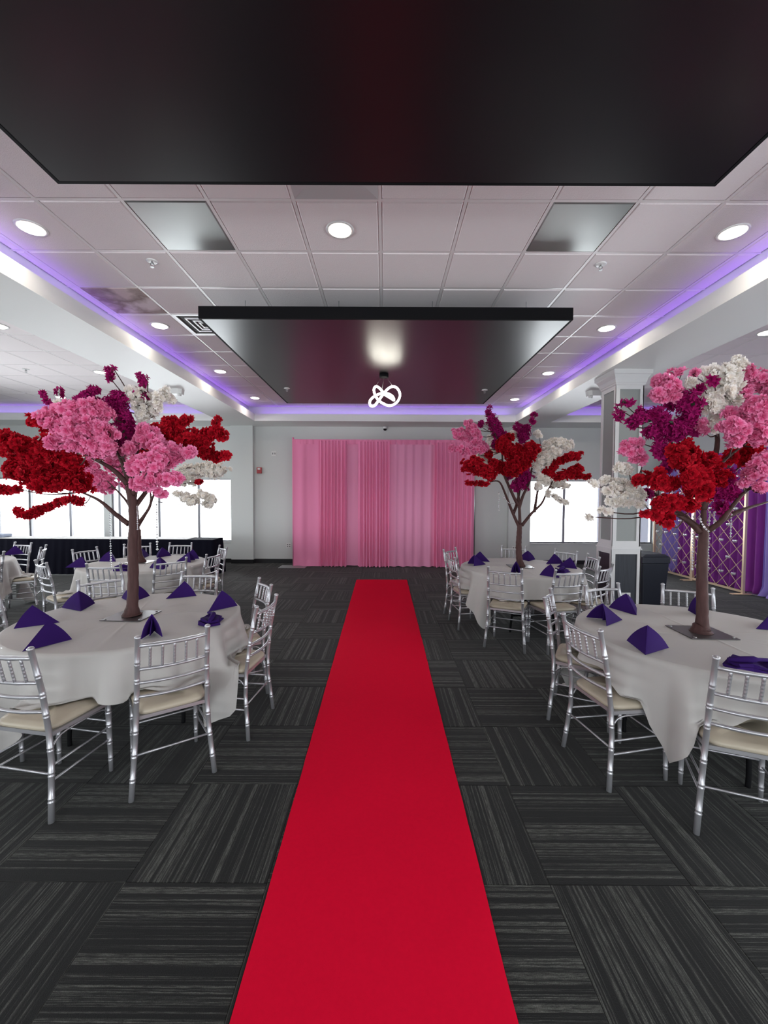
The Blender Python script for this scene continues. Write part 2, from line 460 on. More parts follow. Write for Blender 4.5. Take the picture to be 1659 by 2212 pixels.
# ------------------------------------------------------------------ setting: ceiling
ceil = MB().box(XL-.2, XR+.2, YF-.2, YB+.2, ZC+0.03, ZC+0.2).build('ceiling', mTile); ceil['kind'] = 'structure'
BX = [(-3.8, -3.0), (3.0, 3.8)]
zones = [(XL, -3.8), (-3.2, 3.2), (3.8, XR)]
Y0C, Y1C = YF, 9.70
tcache = {}
def ctile(x0, x1, y0, y1, m, name='ceiling_tile'):
    key = (round(x1-x0, 3), round(y1-y0, 3), m.name)
    if key not in tcache:
        a, b = (x1-x0)/2, (y1-y0)/2
        mb = MB(); z = -0.010
        v = [(-a,-b,.02),(a,-b,.02),(a,b,.02),(-a,b,.02),(-a,-b,0),(a,-b,0),(a,b,0),(-a,b,0),(-a+.012,-b+.012,z),(a-.012,-b+.012,z),(a-.012,b-.012,z),(-a+.012,b-.012,z)]
        mb.add(v, [(0,1,2,3),(4,7,6,5)[::-1] if 0 else (8,11,10,9),(0,4,5,1),(1,5,6,2),(2,6,7,3),(3,7,4,0),(4,8,9,5),(5,9,10,6),(6,10,11,7),(7,11,8,4)], False)
        tcache[key] = mb.mesh(name, m)
    return link(name, tcache[key], ceil, ((x0+x1)/2, (y0+y1)/2, ZC+0.004))
STEEL = {(-3, 0), (2, 0)}; STAIN = {(-5, 2)}
VENTS = {(-4, 3): 'c', (-11, 4): 'l', (8, 3): 'r'}
TROFF = (-1, -1)
cells = []
for z0, z1 in zones:
    ia, ib = math.floor((z0-GX)/T), math.ceil((z1-GX)/T)
    for i in range(ia, ib):
        for j in range(math.floor((Y0C-GY)/T), 11+1):
            x0, x1 = max(GX+i*T, z0), min(GX+(i+1)*T, z1); y0, y1 = max(GY+j*T, Y0C), min(GY+(j+1)*T, Y1C)
            if x1-x0 < .03 or y1-y0 < .03: continue
            cells.append((i, j, x0, x1, y0, y1))
g_ = 0.012
def cvis(c):
    x, y = (c[2]+c[3])/2, (c[4]+c[5])/2
    return y > 1.9 and abs(x) < 0.95*y + .4 and not (abs(x) < 1.6 and y < 2.3 and c[0] not in (-1,)) 
order = sorted([c for c in cells if cvis(c)], key=lambda c: ((c[2]+c[3])/2)**2 + ((c[4]+c[5])/2)**2)
selc = set((c[0], c[1]) for c in order[:295])
restc = MB()
for c in cells:
    i, j, x0, x1, y0, y1 = c
    if (i, j) in VENTS or (i, j) == TROFF: continue
    m = mSteel if (i, j) in STEEL else mStain if (i, j) in STAIN else mTile
    if (i, j) in selc:
        o = ctile(x0+g_, x1-g_, y0+g_, y1-g_, m)
        if m is mSteel: o['label'] = 'plain brushed metal ceiling panel'
        if m is mStain: o['label'] = 'water-stained ceiling tile'
    else:
        restc.box(x0+g_, x1-g_, y0+g_, y1-g_, ZC-0.004, ZC+.02)
o = restc.build('ceiling_tiles', mTile, ceil); o['kind'] = 'stuff'
# tee grid: long runners and cross tees, each its own part
for z0, z1 in zones:
    for i in range(math.ceil((z0-GX)/T), math.floor((z1-GX)/T)+1):
        x = GX+i*T
        if x-z0 < .05 or z1-x < .05: continue
        MB().box(-g_, g_, Y0C, Y1C, -0.003, 0.004).box(-.002, .002, Y0C, Y1C, .004, .03).build('grid_runner', mGrid, ceil, (x, 0, ZC))
    for j in range(math.ceil((Y0C-GY)/T), 12):
        y = GY+j*T
        if Y1C - y < .03: continue
        MB().box(z0, z1, -g_, g_, -0.0015, 0.003).build('cross_tee', mGrid, ceil, (0, y, ZC))
# beams and back soffit, with stepped cove
tn = 20
for s in (-1, 1):
    a, b = sorted((s*3.0, s*3.8)); a2, b2 = sorted((s*3.2, s*3.8))
    trim(tn, MB().box(a, b, YF, 9.5, ZB, 3.56).box(a2, b2, YF, 9.7, 3.56, ZC+.03), mBeam); tn += 1
mb = MB().box(XL, XR, 9.5, YB, ZB, 3.56).box(XL, XR, 9.7, YB, 3.56, ZC+.03)
trim(tn, mb, mBeam); tn += 1
trim(tn, MB().box(XL, XR, YF, YF+0.3, ZB, ZC), mBeam); tn += 1
# violet LED strips lying on the cove ledges
def led(x0, y0, x1, y1, label):
    t = empty('led_strip', ((x0+x1)/2, (y0+y1)/2, 3.562)); tag(t, label, 'strip light', 'violet cove strips')
    L_ = math.hypot(x1-x0, y1-y0); ang = math.atan2(y1-y0, x1-x0); t.rotation_euler = (0, 0, ang)
    MB().box(-L_/2, L_/2, -.012, .012, 0, .006).build('tape', mPlastic, t)
    MB().box(-L_/2, L_/2, -.008, .008, .006, .012).build('diodes', mLedOn, t)
    n = max(1, round(L_/2.4))
    for k in range(n):
        d = bpy.data.lights.new('led_light', 'AREA'); d.shape = 'RECTANGLE'; d.size = L_/n; d.size_y = .02
        d.energy = LED_W*L_/n; d.color = (0.30, 0.10, 1.0); d.spread = R(170)
        o = bpy.data.objects.new('led_light', d); C.objects.link(o); o.parent = t
        o.location = (-L_/2+(k+.5)*L_/n, 0, .014); o.rotation_euler = (math.pi, 0, 0)
led(-3.13, 0.0, -3.13, 9.5, 'violet light strip on the ledge of the beam on the left of the aisle')
led(3.13, 0.0, 3.13, 9.5, 'violet light strip on the ledge of the beam on the right of the aisle')
led(-2.9, 9.63, 2.9, 9.63, 'violet light strip on the soffit ledge above the pink drape')
led(-9.6, 9.63, -3.9, 9.63, 'violet light strip on the soffit ledge over the windows on the left')
led(3.9, 9.63, 6.7, 9.63, 'violet light strip on the soffit ledge over the window behind the column')

# ------------------------------------------------------------------ suspended black panels
def panel(y0, y1, label):
    t = empty('ceiling_canopy', (0, (y0+y1)/2, 3.43)); tag(t, label, 'ceiling panel')
    hy = (y1-y0)/2
    MB().box(-1.835, 1.835, -hy+.002, hy-.002, 0, 0.018).build('underside_board', mBlackPanel, t)
    for nm, b in (('edge_board', (-1.84, 1.84, -hy-.02, -hy, 0.0, .12)), ('edge_board', (-1.84, 1.84, hy, hy+.02, 0.0, .12)),
                  ('edge_board', (-1.86, -1.84, -hy-.02, hy+.02, 0.0, .12)), ('edge_board', (1.84, 1.86, -hy-.02, hy+.02, 0.0, .12))):
        MB().box(*b).build(nm, mBlackEdge, t)
    for sx in (-1.5, -.5, .5, 1.5):
        for sy in (-hy+.3, hy-.3):
            MB().tube([(sx, sy, .018), (sx, sy, .325)], .003, 5).build('hanging_wire', mPole, t)
    return t
panel(-1.27, 2.37, 'large satin black square panel hanging nearest overhead')
panel(4.16, 7.82, 'satin black square panel above the middle of the aisle, with glowing knot lamp below')

# ------------------------------------------------------------------ recessed downlights
def downlight_proto():
    t = empty('recessed_light')
    mb = MB(); ring = [(0.082, -.004), (0.105, -.006), (0.110, 0.0)]
    mb.lathe([(0.082, 0.0), (0.084, -.006), (0.104, -.008), (0.110, 0.0)], 28)
    tr_ = mb.build('trim_ring', mPlastic, t)
    MB().lathe([(0.086, -.0085), (0.080, -.0115), (0.001, -.0125)], 28).build('diffuser', mLampOn, tr_)
    d = bpy.data.lights.new('downlight', 'AREA'); d.shape = 'DISK'; d.size = 0.16; d.energy = LAMP_W; d.color = (1.0, 0.90, 0.78); d.spread = R(150)
    o = bpy.data.objects.new('downlight', d); C.objects.link(o); o.parent = t; o.location = (0, 0, -0.016)
    return t
dl = [(-2.77, 3.28, 'round ceiling light nearest over the left front table'), (-0.36, 3.29, 'lone round ceiling light above the aisle between the black panels'),
      (2.72, 3.30, 'round ceiling light nearest over the right front table'), (-2.77, 5.11, 'second round light along the left edge of the middle ceiling'),
      (2.72, 5.13, 'second round light along the right edge of the middle ceiling'), (-2.76, 6.94, 'third round light along the left edge of the middle ceiling'),
      (2.73, 6.96, 'third round light along the right edge of the middle ceiling'), (-2.76, 8.78, 'farthest round light along the left edge of the middle ceiling'),
      (2.75, 8.80, 'farthest round light along the right edge of the middle ceiling'),
      (-4.78, 5.13, 'round light at the left edge of the picture beyond the beam'), (-4.82, 7.02, 'round light beyond the left beam just above the tallest magenta flowers'),
      (-4.82, 8.8, 'round light beyond the left beam, hidden behind flowers'), (-6.9, 7.02, 'dim round light at the far left edge behind the vent'),
      (4.79, 5.24, 'round light beyond the right beam at the edge of the picture'), (4.80, 7.02, 'round light beyond the right beam behind the flowers'),
      (4.80, 8.75, 'round light peeking out beside the white column')]
dl += [(-2.77, 1.45, None), (2.72, 1.45, None), (-2.77, -.4, None), (2.72, -.4, None), (-4.8, 3.28, None), (-4.8, 1.45, None), (4.8, 3.28, None), (4.8, 1.45, None),
       (-6.9, 3.28, None), (-6.9, 5.1, None), (-6.9, 8.8, None), (-2.77, -2.2, None), (2.72, -2.2, None)]
p0 = downlight_proto()
for k, (x, y, lab) in enumerate(dl):
    t = p0 if k == 0 else copy_tree(p0)
    t.location = (x, y, ZC-0.006); tag(t, lab or 'round recessed ceiling light outside the picture', 'ceiling light', 'recessed ceiling lights' if lab else 'recessed lights out of view')

# troffer, vents
t = empty('recessed_troffer', (GX-.5*T, GY-.5*T, ZC)); tag(t, 'square recessed light fixture with curved reflector, cut off by the nearest black panel', 'ceiling light')
q = T/2-g_
mb = MB()
n = 8; rows = []
for k in range(n+1):
    a = k/n; s_ = q*(1-.42*a); rows.append((s_, -0.004 + 0.022*math.sin(a*math.pi/2)))
vs = []; fs = []
for s_, z in rows: vs += [(-s_,-s_,z),(s_,-s_,z),(s_,s_,z),(-s_,s_,z)]
for k in range(n):
    for e in range(4): fs.append((k*4+e, k*4+(e+1)%4, (k+1)*4+(e+1)%4, (k+1)*4+e))
mb.add(vs, fs, False); mb.build('reflector', mWhite, t)
MB().box(-q*.58, q*.58, -q*.58, q*.58, .012, .022).build('lens', mPlastic, t)
def vent(i, j, label):
    t = empty('ceiling_vent', (GX+(i+.5)*T, GY+(j+.5)*T, ZC)); tag(t, label, 'vent')
    MB().box(-q, q, -q, q, .010, .02).build('plenum', mSlot, t)
    for s0, s1 in ((q, q-.03), (q-.10, q-.118), (q-.165, q-.183), (.08, .062)):
        mb = MB()
        for k in range(4):
            c0, s_0 = [(1,0),(0,1),(-1,0),(0,-1)][k]
            def rot(x, y): return (x*c0 - y*s_0, x*s_0 + y*c0)
            p = [rot(-s0, -s0), rot(s0, -s0), rot(s1, -s1), rot(-s1, -s1)]
            mb.prism([(a, b, -.004) for a, b in p][::-1], [(a, b, .010) for a, b in p][::-1])
        mb.build('louver', mPlastic, t)
vent(-4, 3, 'square louvered vent beside the near corner of the middle black panel')
vent(-11, 4, 'square louvered vent beyond the left beam at the picture edge')
vent(8, 3, 'square louvered vent beyond the right beam at the picture edge')

# sprinklers
def sprinkler_proto():
    t = empty('sprinkler')
    MB().lathe([(.012, 0), (.045, 0), (.050, -.006), (.036, -.012), (.014, -.010)], 18).build('escutcheon', mPlastic, t)
    MB().tube([(0, 0, -.008), (0, 0, -.03)], .008, 8).tube([(.012, 0, -.02), (.016, 0, -.035), (0, 0, -.052)], .003, 5).tube([(-.012, 0, -.02), (-.016, 0, -.035), (0, 0, -.052)], .003, 5).build('head', mPole, t)
    MB().lathe([(.016, -.052), (.016, -.055)], 12).build('deflector', mPole, t)
    return t
sp = sprinkler_proto()
for k, (x, y, z, lab) in enumerate([(-2.08, 3.73, ZC-.004, 'ceiling sprinkler beside the left metal ceiling panel'), (1.92, 3.75, ZC-.004, 'ceiling sprinkler beside the right metal ceiling panel'),
                                    (-5.96, 6.88, ZC-.004, 'small sprinkler below the vent beyond the left beam'), (-1.6, 6.75, 3.43, 'sprinkler under the left side of the middle black panel'),
                                    (1.63, 6.8, 3.43, 'sprinkler under the right side of the middle black panel')]):
    t = sp if k == 0 else copy_tree(sp)
    t.location = (x, y, z); tag(t, lab, 'sprinkler', 'fire sprinklers')

# knot pendant
def catmull(pts, n=8, closed=False):
    P = [Vector(p) for p in pts]; out = []; N = len(P)
    rng = range(N) if closed else range(N-1)
    for i in rng:
        if closed: a, b, c, d = P[i-1], P[i], P[(i+1)%N], P[(i+2)%N]
        else: a, b, c, d = P[max(i-1,0)], P[i], P[i+1], P[min(i+2,N-1)]
        for k in range(n):
            t = k/n
            out.append(0.5*((2*b) + (c-a)*t + (2*a-5*b+4*c-d)*t*t + (3*b-a-3*c+d)*t**3))
    if not closed: out.append(P[-1])
    return out
kc = Vector((-0.02, 5.95, 3.43))
t = empty('knot_pendant', kc); tag(t, 'glowing white ribbon knot lamp hanging below the middle black panel', 'pendant light')
MB().lathe([(.001, -.055), (.062, -.055), (.065, -.05), (.065, 0), (.001, 0)], 24).build('ceiling_rose', mBlackEdge, t)
kp = [(1120,1030,.05),(1010,960,.04),(850,860,.0),(700,680,-.06),(580,620,-.08),(520,720,-.08),(560,880,-.06),(640,1010,-.02),(780,1120,.02),(1000,1195,.04),(1210,1090,.03),(1300,880,.0),(1230,690,-.03),(1090,620,-.04),(940,690,-.03),(800,850,-.05),(660,1040,-.08),(540,1190,-.1),(420,1190,-.06),(400,1060,.0),(500,940,.06),(640,860,.1),(800,815,.12),(960,840,.12),(1080,920,.1)]
pts = []
for x, y, d in kp:
    p = atY(770+x/13.825, 790+y/13.825, 5.95+d); pts.append(p - kc)
pts = catmull(pts, 6, True)
MB().tube(pts, .0165, 8, closed=True).build('light_tube', mKnot, t)
for a, b in (((-.04, 0, -.055), pts[25]), ((.04, 0, -.055), pts[78]), ((0, .03, -.055), pts[130])):
    MB().tube([a, b], .0015, 4).build('suspension_wire', mPole, t)

# emergency lights, camera, alarm, plates
for x, y, lab in ((-3.43, 6.75, 'white octagonal emergency light under the left beam'), (3.42, 6.75, 'white octagonal emergency light under the right beam beside the column')):
    t = empty('emergency_light', (x, y, ZB)); tag(t, lab, 'emergency light', 'emergency lights under the beams')
    o8 = lambda w, d, z: [(-w, -d+.03, z), (-w+.05, -d, z), (w-.05, -d, z), (w, -d+.03, z), (w, d-.03, z), (w-.05, d, z), (-w+.05, d, z), (-w, d-.03, z)]
    MB().prism(o8(.13, .07, -.085), o8(.14, .075, 0)).build('housing', mPlastic, t)
    for s in (-1, 1): MB().lathe([(.001, -.03), (.03, -.03), (.034, 0), (.02, .01)], 14, (s*.10, -.045, -.085)).build('lamp_head', mPlastic, t)
t = empty('dome_camera', (0.0, YB-.002, 3.36)); tag(t, 'small white dome security camera on the back wall above the pink drape', 'camera')
MB().lathe([(.055, 0), (.055, -.03), (.045, -.05)], 18).build('housing', mPlastic, t, (0, -.075, .03))
MB().box(-.03, .03, -.075, 0, 0, .03).build('bracket', mPlastic, t)
MB().lathe([(.044, -.05), (.036, -.078), (.018, -.09), (.001, -.093)], 16).build('dome', mBlackEdge, t, (0, -.075, .03))
t = empty('fire_alarm', (-3.12, YB, 2.31)); tag(t, 'red fire alarm strobe on the back wall left of the pink drape', 'fire alarm')
bevel(MB().box(-.06, .06, -.045, 0, -.075, .075).build('body', mRedPl, t), .006)
MB().box(-.03, .03, -.06, -.045, .015, .055).build('strobe_lens', mPlastic, t)
def plate(name, x, z, y, label, cat, wd=.085, ht=.12, kind='switch'):
    t = empty(name, (x, y, z)); tag(t, label, cat)
    bevel(MB().box(-wd/2, wd/2, -.008, 0, -ht/2, ht/2).build('cover_plate', mPlastic, t), .002)
    xs = (-wd*.22, wd*.22) if wd > .1 or kind == 'switch' else (0,)
    for u in xs:
        if kind == 'switch': MB().box(u-.010, u+.010, -.014, -.008, -.022, .022).build('switch_paddle', mPlDark, t)
        else:
            for v in (-.024, .024): MB().box(u-.014, u+.014, -.010, -.008, v-.013, v+.013).build('socket', mPlDark, t)
plate('light_switch', -2.76, 2.73, YB, 'white double switch plate high on the back wall left of the drape', 'switch', .12, .12)
plate('wall_outlet', -2.40, .44, YB, 'white outlet low on the back wall at the left edge of the drape', 'outlet', .12, .12, 'outlet')
plate('wall_outlet', 3.22, .40, YB-.12, 'white outlet low on the pilaster behind the rear right tree trunk', 'outlet', .12, .12, 'outlet')
plate('wall_outlet', 3.335, .30, 5.628, 'white outlet on the dark lower panel of the column', 'outlet', .125, .125, 'outlet')

# wall things near the right corner
t = empty('wall_speaker', (XR, 7.6, 3.15)); tag(t, 'small dark speaker high on the right wall behind the flowers', 'speaker')
bevel(MB().box(-.12, 0, -.09, .09, -.12, .12).build('cabinet', mBlackEdge, t), .01)

# ------------------------------------------------------------------ column
t = empty('square_column', (3.335, 5.84, 0)); tag(t, 'white square column with grey upper panels and dark wood lower panels', 'column')
def sq(mb, w, z0, z1): mb.box(-w, w, -w, w, z0, z1)
W1, W2 = .190, .203
mb = MB(); sq(mb, W1-.014, 1.0, 3.30); mb.build('core', mWhite, t)
def framed(wd, z0, z1, st, top, bot, pm, nm):
    for k in range(4):
        a = k*math.pi/2
        mb = MB()
        y1, y0 = -(wd-.014), -wd
        mb.box(-wd, -wd+st, y0, y1, z0, z1); mb.box(wd-st, wd-.0005, y0, y1, z0, z1)
        mb.box(-wd+st, wd-st, y0, y1, z0, z0+bot); mb.box(-wd+st, wd-st, y0, y1, z1-top, z1)
        mb.build('panel_frame', mWhite, t, rot=(0, 0, a))
        MB().box(-wd+st, wd-st, y1-.003, y1+.001, z0+bot, z1-top).build(nm, pm, t, rot=(0, 0, a))
framed(W1, 1.0, 3.20, .052, .05, .075, mColGrey, 'grey_panel')
mb = MB(); sq(mb, W2-.014, 0, .955); mb.build('lower_core', mWhite, t)
framed(W2, 0.0, .955, .052, .06, .11, mColWood, 'wood_panel')
mb = MB(); sq(mb, W2+.008, .955, .972); sq(mb, W2-.002, .972, 1.0); mb.build('ledge', mWhite, t)
mb = MB()
prof = [(W1+.0, 3.20), (W1+.012, 3.215), (W1+.012, 3.23), (W1+.02, 3.24), (W1+.03, 3.29), (W1+.055, 3.335), (W1+.07, 3.345), (W1+.072, 3.40)]
vs = []; fs = []
for r_, z in prof: vs += [(-r_,-r_,z),(r_,-r_,z),(r_,r_,z),(-r_,r_,z)]
for k in range(len(prof)-1):
    for e in range(4): fs.append((k*4+e, k*4+(e+1)%4, (k+1)*4+(e+1)%4, (k+1)*4+e))
fs += [(3,2,1,0), (len(vs)-4, len(vs)-3, len(vs)-2, len(vs)-1)]
mb.add(vs, fs, False).build('crown_molding', mWhite, t)

# ------------------------------------------------------------------ waste bin
t = empty('waste_bin', (4.20, 6.52, 0)); tag(t, 'tall black plastic waste bin with hooded lid beside the white column', 'waste bin')
def taper(mb, w0, d0, z0, w1, d1, z1): mb.prism([(-w0,-d0,z0),(w0,-d0,z0),(w0,d0,z0),(-w0,d0,z0)], [(-w1,-d1,z1),(w1,-d1,z1),(w1,d1,z1),(-w1,d1,z1)])
mb = MB(); taper(mb, .165, .165, 0, .205, .205, .66); bevel(mb.build('body', mBin, t), .015)
mb = MB(); taper(mb, .215, .215, .66, .212, .212, .76); bevel(mb.build('rim', mBin, t), .01)
mb = MB(); taper(mb, .208, .208, .76, .15, .19, .80); bevel(mb.build('lid', mBin, t), .01)

# ------------------------------------------------------------------ red runner
mb = MB()
fl, fr = (-.557, 8.165), (.455, 8.191); nl, nr = (-.480, 1.236), (.431, 1.241); bl, br = (-.455, -1.2), (.425, -1.2)
ny = 60
vs = []; fs = []
for k in range(ny+1):
    a = k/ny
    def lp(p, q): return (p[0]+(q[0]-p[0])*a, p[1]+(q[1]-p[1])*a)
    if k <= 52:
        b = k/52; L_ = tuple(fl[c]+(nl[c]-fl[c])*b for c in (0,1)); R_ = tuple(fr[c]+(nr[c]-fr[c])*b for c in (0,1))
    else:
        b = (k-52)/8; L_ = tuple(nl[c]+(bl[c]-nl[c])*b for c in (0,1)); R_ = tuple(nr[c]+(br[c]-nr[c])*b for c in (0,1))
    jl, jr = rnd.uniform(-.002, .002), rnd.uniform(-.002, .002)
    for u in (0, .02, .25, .5, .75, .98, 1):
        z = .009 if 0 < u < 1 else .005
        z += .0015*math.sin(k*1.7+u*5) if 0 < u < 1 else 0
        vs.append((L_[0]+jl+(R_[0]+jr-L_[0]-jl)*u, L_[1]+(R_[1]-L_[1])*u, z))
for k in range(ny):
    for e in range(6): fs.append((k*7+e, k*7+7+e, k*7+8+e, k*7+e+1))
mb.add(vs, fs, True)
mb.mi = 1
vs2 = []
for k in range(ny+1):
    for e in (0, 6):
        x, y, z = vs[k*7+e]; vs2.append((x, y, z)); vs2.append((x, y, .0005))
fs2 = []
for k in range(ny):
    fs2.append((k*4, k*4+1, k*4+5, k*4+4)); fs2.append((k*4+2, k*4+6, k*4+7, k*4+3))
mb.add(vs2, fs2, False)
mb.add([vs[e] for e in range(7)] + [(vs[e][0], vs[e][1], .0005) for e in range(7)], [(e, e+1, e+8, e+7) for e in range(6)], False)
tag(mb.build('carpet_runner', [mRed, mRedEdge]), 'long red aisle runner laid over the dark carpet tiles', 'carpet runner')

# ------------------------------------------------------------------ drapes
def drape(name, x0, x1, y, z0, z1, m, amp, wl, label, cat, group=None, seed=0, axis='x', taper_top=.5, puddle=.05, irregular=.35):
    """gathered cloth hanging in the plane y (or x when axis is 'y'); wl = fold wavelength"""
    r = random.Random(seed); W_ = x1-x0
    nu = max(12, int(abs(W_)/wl*9)); nv = 16
    ph = [r.uniform(0, 6.28) for _ in range(6)]
    vs = []; fs = []
    for j in range(nv+1):
        v = j/nv
        z = z1 + (z0-z1)*v
        for i in range(nu+1):
            u = i/nu; s_ = u*abs(W_)
            a = amp*(taper_top + (1-taper_top)*v**.7)
            k = 2*math.pi/wl
            warp = irregular*math.sin(s_*k*.23+ph[0]) + irregular*.6*math.sin(s_*k*.41+ph[1])
            d = a*(math.sin(s_*k + 2.2*warp + .25*math.sin(3*v+ph[2])) + .35*math.sin(2*s_*k+ph[3]+warp*3))
            xx = x0 + W_*u + a*.35*math.sin(s_*k*1.0+ph[4])*(0 < u < 1)
            if v > .96: d += -puddle*(.5+.5*math.sin(s_*k*.7+ph[5])) ; zz = z0 + .004*(1+math.sin(s_*k))
            else: zz = z
            if j == 0: d *= .5
            vs.append((xx, y+d, zz) if axis == 'x' else (y+d, xx, zz))
    for j in range(nv):
        for i in range(nu):
            a = j*(nu+1)+i
            f = (a, a+1, a+nu+2, a+nu+1)
            fs.append(f if axis == 'x' else f[::-1])
    o = MB().add(vs, fs, True).build(name, m)
    return tag(o, label, cat, group)
YD = 9.72
gp = 'pink backdrop drapes on the rear stand'
drape('backdrop_drape', -2.16, -1.52, YD, .012, 3.0, mPink, .018, .34, 'leftmost pink drape, hanging nearly flat', 'drape', gp, 1, puddle=.09)
drape('backdrop_drape', -1.55, -.90, YD-.02, .012, 2.985, mPink, .036, .080, 'tightly gathered pink drape left of the narrow pale gap', 'drape', gp, 2, puddle=.07)
drape('backdrop_drape', -.93, -.58, YD+.06, .02, 2.97, mPinkSheer, .006, .3, 'narrow pale sheer pink drape with almost no folds', 'drape', gp, 3, puddle=.02)
drape('backdrop_drape', -.63, .11, YD-.02, .012, 2.965, mPink, .036, .076, 'tightly gathered pink drape in the centre of the backdrop', 'drape', gp, 4, puddle=.07)
drape('backdrop_drape', .09, 1.20, YD+.01, .012, 2.955, mPinkSheer, .014, .20, 'wide pale pink drape with soft shallow folds', 'drape', gp, 5, puddle=.05)
drape('backdrop_drape', 1.17, 2.12, YD-.02, .012, 2.95, mPink, .034, .10, 'gathered pink drape at the right end of the backdrop', 'drape', gp, 6, puddle=.07)
t = empty('backdrop_stand', (0, YD+.03, 0)); tag(t, 'pipe stand carrying the pink backdrop, pale base plate on the floor', 'backdrop stand')
MB().tube([(-2.17, 0, .012), (-2.17, 0, 3.06)], .022, 10).build('upright', mPink, t)
MB().tube([(2.13, 0, .012), (2.13, 0, 2.99)], .022, 10).build('upright', mPole, t)
MB().tube([(-2.17, 0, 3.01), (-.6, 0, 2.975), (2.13, 0, 2.96)], .016, 8).build('crossbar', mPink, t)
MB().box(-2.47, -1.85, -.27, .14, 0.001, .009).build('base_plate', mPole, t)
MB().box(1.95, 2.35, -.16, .14, 0.001, .009).build('base_plate', mPole, t)
drape('pocket_drape', -2.16, 2.12, YD+.0, 2.90, 3.015, mPink, .008, .16, 'pink gathered heading strip along the top of the backdrop', 'drape', None, 9, puddle=0)
bpy.data.objects['pocket_drape'].location.z = 0

# purple wall of drapes along the right side
XD = 6.52
gp = 'violet and purple drapes along the right wall'
drape('wall_drape', 9.10, 9.62, XD, .012, 2.55, mLav, .025, .10, 'lavender drape behind the far end of the gold lattice', 'drape', gp, 11, 'y')
drape('wall_drape', 6.98, 9.12, XD, .012, 2.55, mPurp, .045, .19, 'deep purple drape behind the gold lattice', 'drape', gp, 12, 'y')
drape('wall_drape', 6.02, 7.00, XD-.03, .012, 2.55, mLav, .04, .13, 'pale lavender drape right of the gold lattice', 'drape', gp, 13, 'y', puddle=.12)
drape('wall_drape', 4.6, 6.04, XD, .012, 2.55, mPurp, .04, .16, 'purple drape beyond the right edge of the picture', 'drape', gp, 14, 'y')
t = empty('drape_stand', (XD+.06, 7.1, 0)); tag(t, 'pipe stand behind the purple drapes on the right', 'backdrop stand')
MB().tube([(0, -2.5, 2.53), (0, 2.5, 2.53)], .018, 8).build('crossbar', mPole, t)
for y in (-2.5, 0, 2.5): MB().tube([(0, y, 0), (0, y, 2.56)], .02, 8).lathe([(.2, 0), (.2, .008)], 16, (0, y, 0)).build('upright', mPole, t)

# ------------------------------------------------------------------ gold lattice frames
def lattice(y0, y1, label):
    X = 6.25; H = 2.35; W_ = y1-y0; t = empty('lattice_frame', (X, y0, 0)); tag(t, label, 'lattice screen', 'gold lattice screens')
    for y in (0.0, W_-.035): MB().box(-.02, .02, y, y+.035, .015, H).build('post', mGold, t)
    for z in (.03, H-.035): MB().box(-.018, .018, .035, W_-.035, z, z+.035).build('rail', mGold, t)
    for y in (.0175, W_-.0175): MB().box(-.20, .12, y-.04, y+.04, 0.001, .015).build('foot', mGold, t)
    a0, a1, b0, b1 = .035, W_-.035, .065, H-.035; s = .287
    for d in (1, -1):
        k = -20
        while k < 20:
            c = k*s
            # line z = d*(y) + c   clipped to the rectangle
            pts = []
            for y in (a0, a1):
                z = (y if d == 1 else W_-y) + c + .02
                if b0 <= z <= b1: pts.append((y, z))
            for z in (b0, b1):
                yy = z - c - .02; y = yy if d == 1 else W_-yy
                if a0 < y < a1: pts.append((y, z))
            if len(pts) >= 2:
                pts = sorted(pts)[:1] + sorted(pts)[-1:]
                (ya, za), (yb, zb) = pts
                if abs(yb-ya) > .05:
                    xo = .006*d
                    MB().tube([(xo, ya, za), (xo, yb, zb)], .0065, 4, sm=False).build('lattice_bar', mGold, t)
            k += 1
    return t
lattice(7.09, 8.30, 'gold lattice screen nearer the camera, in front of purple drape')
lattice(8.30, 9.50, 'gold lattice screen farther away, next to the window')
def cup_proto():
    t = empty('hanging_cup')
    MB().tube([(0, 0, .10), (0, 0, .0)], .0022, 4).build('hook', mPole, t)
    MB().lathe([(.012, -.045), (.03, -.042), (.036, -.005), (.034, 0)], 10).build('cup', mCrystal, t)
    MB().tube([(0, -.045, -.004), (0, .045, -.004)], .004, 5).build('holder', mCrystal, t)
    return t
cp = cup_proto(); first = True
for sec, (ya, yb) in enumerate(((7.09, 8.30), (8.30, 9.50))):
    for r_ in range(7):
        for c_ in range(4):
            y = ya + .16 + c_*.287 + (.1435 if r_ % 2 else 0)
            z = .36 + r_*.287
            if y > yb-.08 or rnd.random() < .08: continue
            t = cp if first else copy_tree(cp); first = False
            t.location = (6.205, y + rnd.uniform(-.01, .01), z + rnd.uniform(-.01, .01))
            ORD = ['bottom', 'second', 'third', 'fourth', 'fifth', 'sixth', 'top']
            tag(t, 'clear cup on the %s gold lattice, %s row up, %s from its near post' % ('nearer' if sec == 0 else 'farther', ORD[r_], ['first', 'second', 'third', 'fourth'][c_]), 'cup', 'clear cups on the %s gold lattice' % ('nearer' if sec == 0 else 'farther'))

